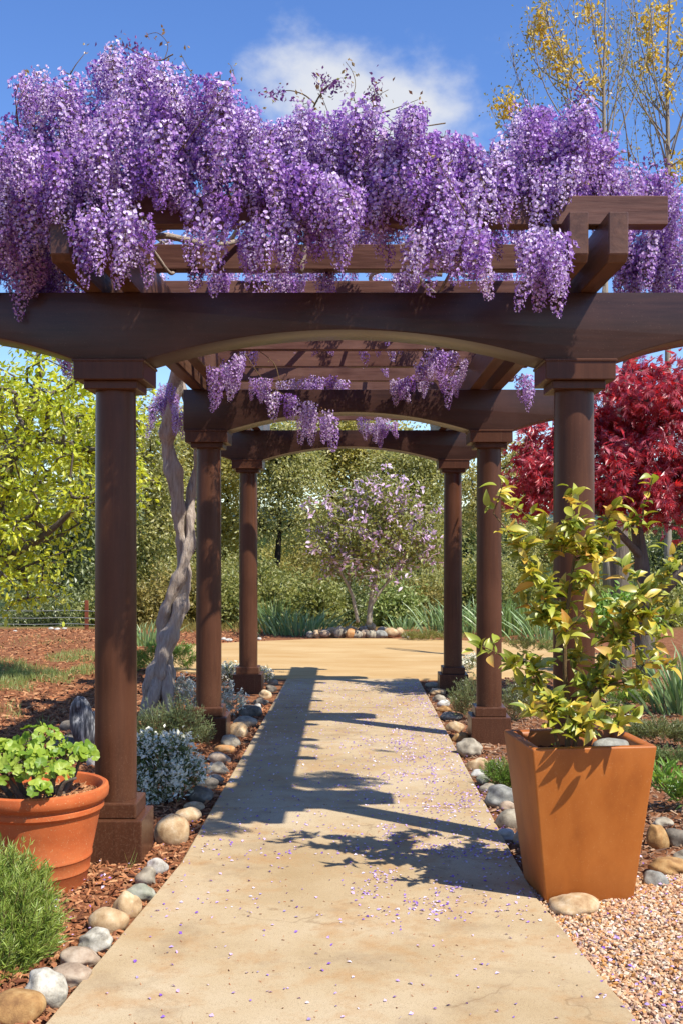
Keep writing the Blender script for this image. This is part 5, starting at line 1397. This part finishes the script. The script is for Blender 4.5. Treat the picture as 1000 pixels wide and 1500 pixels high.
def mag_extra(t, tp, r):
    k = r.permutation(len(tp))[:210]
    k = k[tp[k][:, 2] > tp[:, 2].min() + .1]
    n = len(k) * 8
    p_ = np.repeat(tp[k] + r.normal(size=(len(k), 3)) * .1, 8, 0) + r.normal(size=(n, 3)) * .045
    V, fs = leaves(p_, .105, r, LEAF6, -.1)
    mk('blossom', V, fs, M['pink_flower'], t)['kind'] = 'stuff'
tree('magnolia_tree', 'small multi stemmed magnolia with pink lilac flowers behind the rock row', 'magnolia', GP(535, 915), [tr([(540, 915, 4.2), (543, 880, 3.8), (548, 850, 3), (556, 800, 2), (560, 740, 1.2)], 18.6), tr([(541, 890, 2.6), (565, 855, 2), (600, 820, 1.5), (625, 790, 1)], 18.6),
     tr([(524, 912, 2.6), (515, 870, 2.3), (500, 840, 2), (485, 810, 1.4)], 18.4), tr([(512, 862, 1.6), (510, 810, 1.4), (515, 750, 1)], 18.5)],
     [blob(545, 770, 75, 65, 18.6, .9), blob(480, 780, 45, 60, 18.5, .7), blob(600, 770, 45, 60, 18.6, .7), blob(540, 830, 70, 40, 18.5, .7), blob(550, 720, 45, 30, 18.6, .6), blob(620, 800, 30, 40, 18.6, .5)], 260, 7000, .16, .085, M['shrub'], M['bark_white'], 203, .006, DIAMOND, None, .1, .1, extra=mag_extra)
# poplars with thin upright branches and few yellow leaves
def poplar(label, base_px, pts, fans, seed, u, clumps):
    r = np.random.default_rng(seed)
    t = thing('poplar_tree', label, 'poplar', P(base_px[0], base_px[1], u), 'poplars beyond the pergola')
    parts = [sweep([P(x, y, u) for x, y, _ in pts], [w * .62 * u * K / F for _, _, w in pts], 8, .05, 5, seed)]
    tips = []
    for (x0, y0, x1, y1, n) in fans:
        for _ in range(n):
            a = np.array([x0 + r.normal() * 2, y0 + r.normal() * 45]); e = np.array([x1, y1]) + r.normal(size=2) * np.array([22, 30])
            m_ = (a + e) / 2 + np.array([(e[0] - a[0]) * .22, 10])
            ud = u + r.normal() * .5
            q = [P(*a, u), P(*m_, (u + ud) / 2), P(*e, ud)]
            parts.append(sweep(q, [.022, .014, .005], 5, 0, 5)); c_, _r = catmull(q, [1, 1, 1], 6); tips += list(c_[4:])
            for _k in range(4):
                s_ = c_[r.integers(3, len(c_) - 1)]; e2 = s_ + np.array([r.normal() * .25, r.normal() * .2, r.uniform(.3, .9)])
                parts.append(sweep([s_, (s_ + e2) / 2 + r.normal(size=3) * .03, e2], [.011, .008, .004], 4, 0, 3)); tips += [e2, (s_ + e2) / 2]
    V, fs = merge(parts); mk('trunk', V, fs, M['bark_white'], t, smooth=True)
    tips = np.array(tips)
    p_ = np.repeat(tips, 5, 0) + r.normal(size=(len(tips) * 5, 3)) * .12
    V1, f1 = leaves(p_, .075, r, DIAMOND, .1); mk('bud', V1, f1, M['catkin'], t)['kind'] = 'stuff'
    q_ = []
    for (x, y, rx, ry, n) in clumps: q_.append(P(x, y, u) + r.normal(size=(int(n * 2.4), 3)) * np.array([rx, rx, ry]) * u * K / F * .6)
    V1, f1 = leaves(np.vstack(q_), .13, r, LEAF6, .1); mk('crown', V1, f1, M['poplar'], t)
poplar('slender poplar with yellow leaf clusters rising over the pergola beam ends', (888, 860), [(888, 860, 9), (888, 600, 8), (886, 380, 6), (885, 220, 5), (884, 130, 3.5), (886, 20, 2), (888, -60, 1)],
       [(886, 260, 770, 70, 5), (886, 200, 800, -20, 5), (886, 180, 850, -60, 4), (886, 200, 930, -40, 4), (886, 280, 740, 150, 3)], 211, 24, [(790, 40, 14, 35, 110), (812, 75, 20, 25, 90), (830, 105, 16, 25, 60), (742, 155, 18, 18, 70), (870, 120, 14, 20, 40), (860, 15, 16, 20, 40), (880, 60, 14, 40, 40)])
poplar('second slender poplar with sparse yellow leaves and pale upright twigs', (978, 860), [(978, 860, 9), (978, 600, 8), (978, 380, 6), (978, 220, 5), (977, 120, 4), (980, 20, 2.5), (984, -60, 1.5)],
       [(978, 240, 910, 60, 5), (978, 220, 940, -40, 4), (978, 200, 1020, 0, 5), (978, 330, 900, 180, 4), (978, 300, 1030, 150, 4)], 212, 25.5, [(945, 40, 14, 26, 60), (958, 80, 10, 16, 40), (968, 20, 16, 24, 60), (990, 250, 14, 22, 60), (976, 130, 8, 30, 40), (940, 100, 12, 14, 25), (1000, 60, 14, 24, 40)])

# ------------------------------------------------------------------ trees and brush beyond the garden
def back_tree(name, label, px, foot, u, trunk_w, blobs_px, ncl, nlf, lsz, mat, seed, clr=.45, bark='bark_dark', lean=0):
    zz = float(ground_h(P(px, foot, u)[0], u * K))
    b = P(px, foot, u); b[2] = zz
    top = min(q_[1] for q_ in blobs_px)
    zt_ = P(px, top, u)[2]
    H = zt_ - zz
    s = u * K / F
    pts = [b + np.array([lean * f * H + .15 * math.sin(f * 5 + seed), 0, f * H]) for f in (0, .2, .4, .6, .85)]
    pts[0][2] -= .2
    tw = trunk_w * s
    tree(name, label, 'tree', b, [(np.array(pts), np.array([tw, tw * .8, tw * .65, tw * .45, tw * .2]))], [blob(*q_[:4], u + (q_[4] if len(q_) > 4 else 0), None) for q_ in blobs_px], ncl, nlf, clr, lsz, mat, M[bark], seed, .012, DIAMOND, 'trees beyond the garden', .2, .25, step=.6)
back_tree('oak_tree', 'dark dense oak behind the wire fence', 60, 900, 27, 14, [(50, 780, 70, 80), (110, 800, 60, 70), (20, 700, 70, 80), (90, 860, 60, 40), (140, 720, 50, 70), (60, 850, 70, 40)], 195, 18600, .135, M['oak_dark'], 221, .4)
back_tree('oak_tree', 'grey olive oak filling the gap beside the wisteria trunk', 180, 900, 30, 13, [(190, 700, 60, 90), (220, 780, 50, 80), (170, 840, 60, 50), (240, 680, 40, 60), (130, 660, 60, 80), (215, 620, 40, 50)], 195, 18600, .135, M['oak'], 222, .42)
back_tree('oak_tree', 'khaki green oak seen between the second and third columns', 290, 895, 33, 12, [(270, 720, 50, 80), (330, 720, 45, 80), (300, 800, 60, 60), (280, 640, 50, 50), (340, 640, 45, 55), (335, 800, 30, 50)], 241, 23250, .14, M['oak_yellow'], 223, .45)
back_tree('oak_tree', 'leaning grey green oak with open crown beyond the far column', 415, 850, 31, 7, [(400, 710, 35, 40), (430, 690, 45, 40), (385, 760, 30, 30), (440, 760, 30, 30), (410, 660, 40, 35), (390, 650, 40, 40)], 172, 11625, .12, M['oak'], 224, .35, lean=-.06)
back_tree('oak_tree', 'tall pale olive oak behind the magnolia', 480, 880, 36, 10, [(470, 660, 60, 50), (520, 690, 60, 60), (560, 650, 50, 45), (500, 770, 60, 50), (430, 640, 45, 45), (500, 620, 60, 40)], 276, 26350, .14, M['oak_yellow'], 225, .48)
back_tree('oak_tree', 'round khaki oak between the magnolia and the far planter-side column', 610, 880, 34, 10, [(615, 700, 40, 60), (590, 770, 50, 60), (635, 790, 30, 50), (580, 680, 30, 40), (630, 680, 22, 45)], 206, 20150, .135, M['oak'], 226, .42)
back_tree('oak_tree', 'small sparse yellowish oak seen past the middle planter-side column', 728, 850, 30, 5, [(690, 705, 24, 34), (735, 720, 26, 40), (760, 680, 30, 40), (705, 760, 28, 30)], 110, 6500, .115, M['oak_yellow'], 227, .3)
back_tree('oak_tree', 'hazy olive trees behind the red maple', 830, 880, 42, 8, [(800, 790, 50, 40), (860, 800, 50, 40), (920, 790, 40, 30), (770, 800, 40, 36)], 126, 10850, .14, M['oak'], 228, .45)
back_tree('oak_tree', 'dark olive tree at the slope behind the maple limbs', 985, 890, 30, 9, [(985, 830, 45, 45), (1010, 790, 40, 60), (960, 860, 40, 26)], 103, 10075, .12, M['oak_dark'], 229, .38)
def conifer(px, top, u, seed, label):
    r = np.random.default_rng(seed)
    b = P(px, 800, u); b[2] = float(ground_h(b[0], b[1])); H = P(px, top, u)[2] - b[2]
    t = thing('conifer_tree', label, 'conifer', b, 'far conifers')
    V, fs = sweep([b, b + [0, 0, H * .5], b + [0, 0, H]], [.35, .2, .04], 6, 0, 3); mk('trunk', V, fs, M['bark_dark'], t, smooth=True)
    n = 1600; f = r.random(n) ** .8; rad = (1 - f) * H * .17 * r.uniform(.5, 1.1, n); a = r.uniform(0, 6.28, n)
    p_ = b + np.stack([rad * np.cos(a), rad * np.sin(a), f * H - rad * .25], 1)
    d = np.stack([np.cos(a), np.sin(a), np.full(n, -.3)], 1)
    V, fs = leaves(p_, .7, r, LEAF6, .1, dirs=d); mk('crown', V, fs, M['oak_dark'], t)
conifer(684, 742, 110, 1, 'pointed far conifer beside the far planter-side column'); conifer(676, 754, 120, 2, 'lower far conifer next to the pointed one'); conifer(692, 758, 115, 3, 'blunt far conifer on the hillside'); conifer(750, 757, 125, 4, 'far conifer seen under the maple leaves')
# brush band
br = np.random.default_rng(77)
bl = [(225, 880, 40, 45, 22, 'shrub_b', 'tan brush behind the wisteria trunk'), (275, 870, 34, 45, 23, 'shrub_b', 'reddish tan brush between the wisteria trunk and second column'), (340, 880, 34, 40, 22, 'shrub', 'sage green brush between the second and third columns'), (160, 890, 40, 30, 24, 'shrub', 'green brush behind the first column'),
      (400, 865, 36, 40, 24, 'shrub', 'sage bush behind the tall iris clump'), (455, 880, 40, 40, 22.5, 'shrub', 'light sage bush behind the wide iris clump'), (440, 845, 44, 30, 27, 'shrub_b', 'tan bush under the leaning oak'), (505, 875, 34, 34, 24, 'oak_dark', 'dark bush behind the magnolia stems'),
      (580, 885, 36, 36, 22.5, 'grass', 'grey green rounded bush beside the magnolia stems'), (625, 888, 34, 30, 23, 'shrub_b', 'straw coloured bush by the far planter-side column'), (610, 850, 44, 26, 28, 'oak', 'olive bush behind the grey green rounded bush'), (690, 865, 30, 40, 26, 'shrub', 'yellow green bush between the far and middle planter-side columns'),
      (720, 840, 40, 30, 32, 'oak', 'olive bush on the slope past the middle column'), (780, 870, 44, 34, 25, 'shrub', 'sage bush behind the dense iris clump'), (850, 855, 44, 30, 30, 'shrub', 'sage bush on the slope behind the planter shrub'), (960, 880, 50, 34, 22, 'shrub', 'sage bush at the foot of the maple'), (300, 835, 60, 34, 29, 'oak', 'olive bush below the khaki oak'),
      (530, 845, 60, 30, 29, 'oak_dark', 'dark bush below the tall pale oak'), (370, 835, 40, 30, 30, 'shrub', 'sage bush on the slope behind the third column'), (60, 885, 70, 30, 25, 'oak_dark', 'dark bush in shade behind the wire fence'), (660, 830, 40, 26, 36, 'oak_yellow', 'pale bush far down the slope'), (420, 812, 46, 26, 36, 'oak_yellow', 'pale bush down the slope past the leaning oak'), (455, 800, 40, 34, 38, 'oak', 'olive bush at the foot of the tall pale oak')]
for i, (px, py, rx, ry, u, m_, lb) in enumerate(bl):
    c = P(px, py, u); s = u * K / F
    b = np.array([c[0], c[1], float(ground_h(c[0], c[1]))])
    bush('wild_bush', lb, 'bush', b, [blob(px, py, rx, ry, u), blob(px + rx * .5, py + ry * .3, rx * .6, ry * .7, u - .4), blob(px - rx * .5, py + ry * .25, rx * .6, ry * .75, u - .3), blob(px, py + ry * .8, rx * .9, ry * .6, u)], 4600, .095, M[m_], 700 + i, DIAMOND, 'wild bushes beyond the garden', .5, True, clump=.14)
bush('fresh_bush', 'fresh bright green leafy shrub below the grey tree trunk', 'bush', GP(905, 945), [blob(905, 895, 36, 24, 13, .4), blob(880, 905, 28, 18, 12.8, .4), blob(930, 910, 26, 20, 13, .4)], 2600, .085, M['fresh'], 740, LEAF6, None, .4, True, clump=.09)
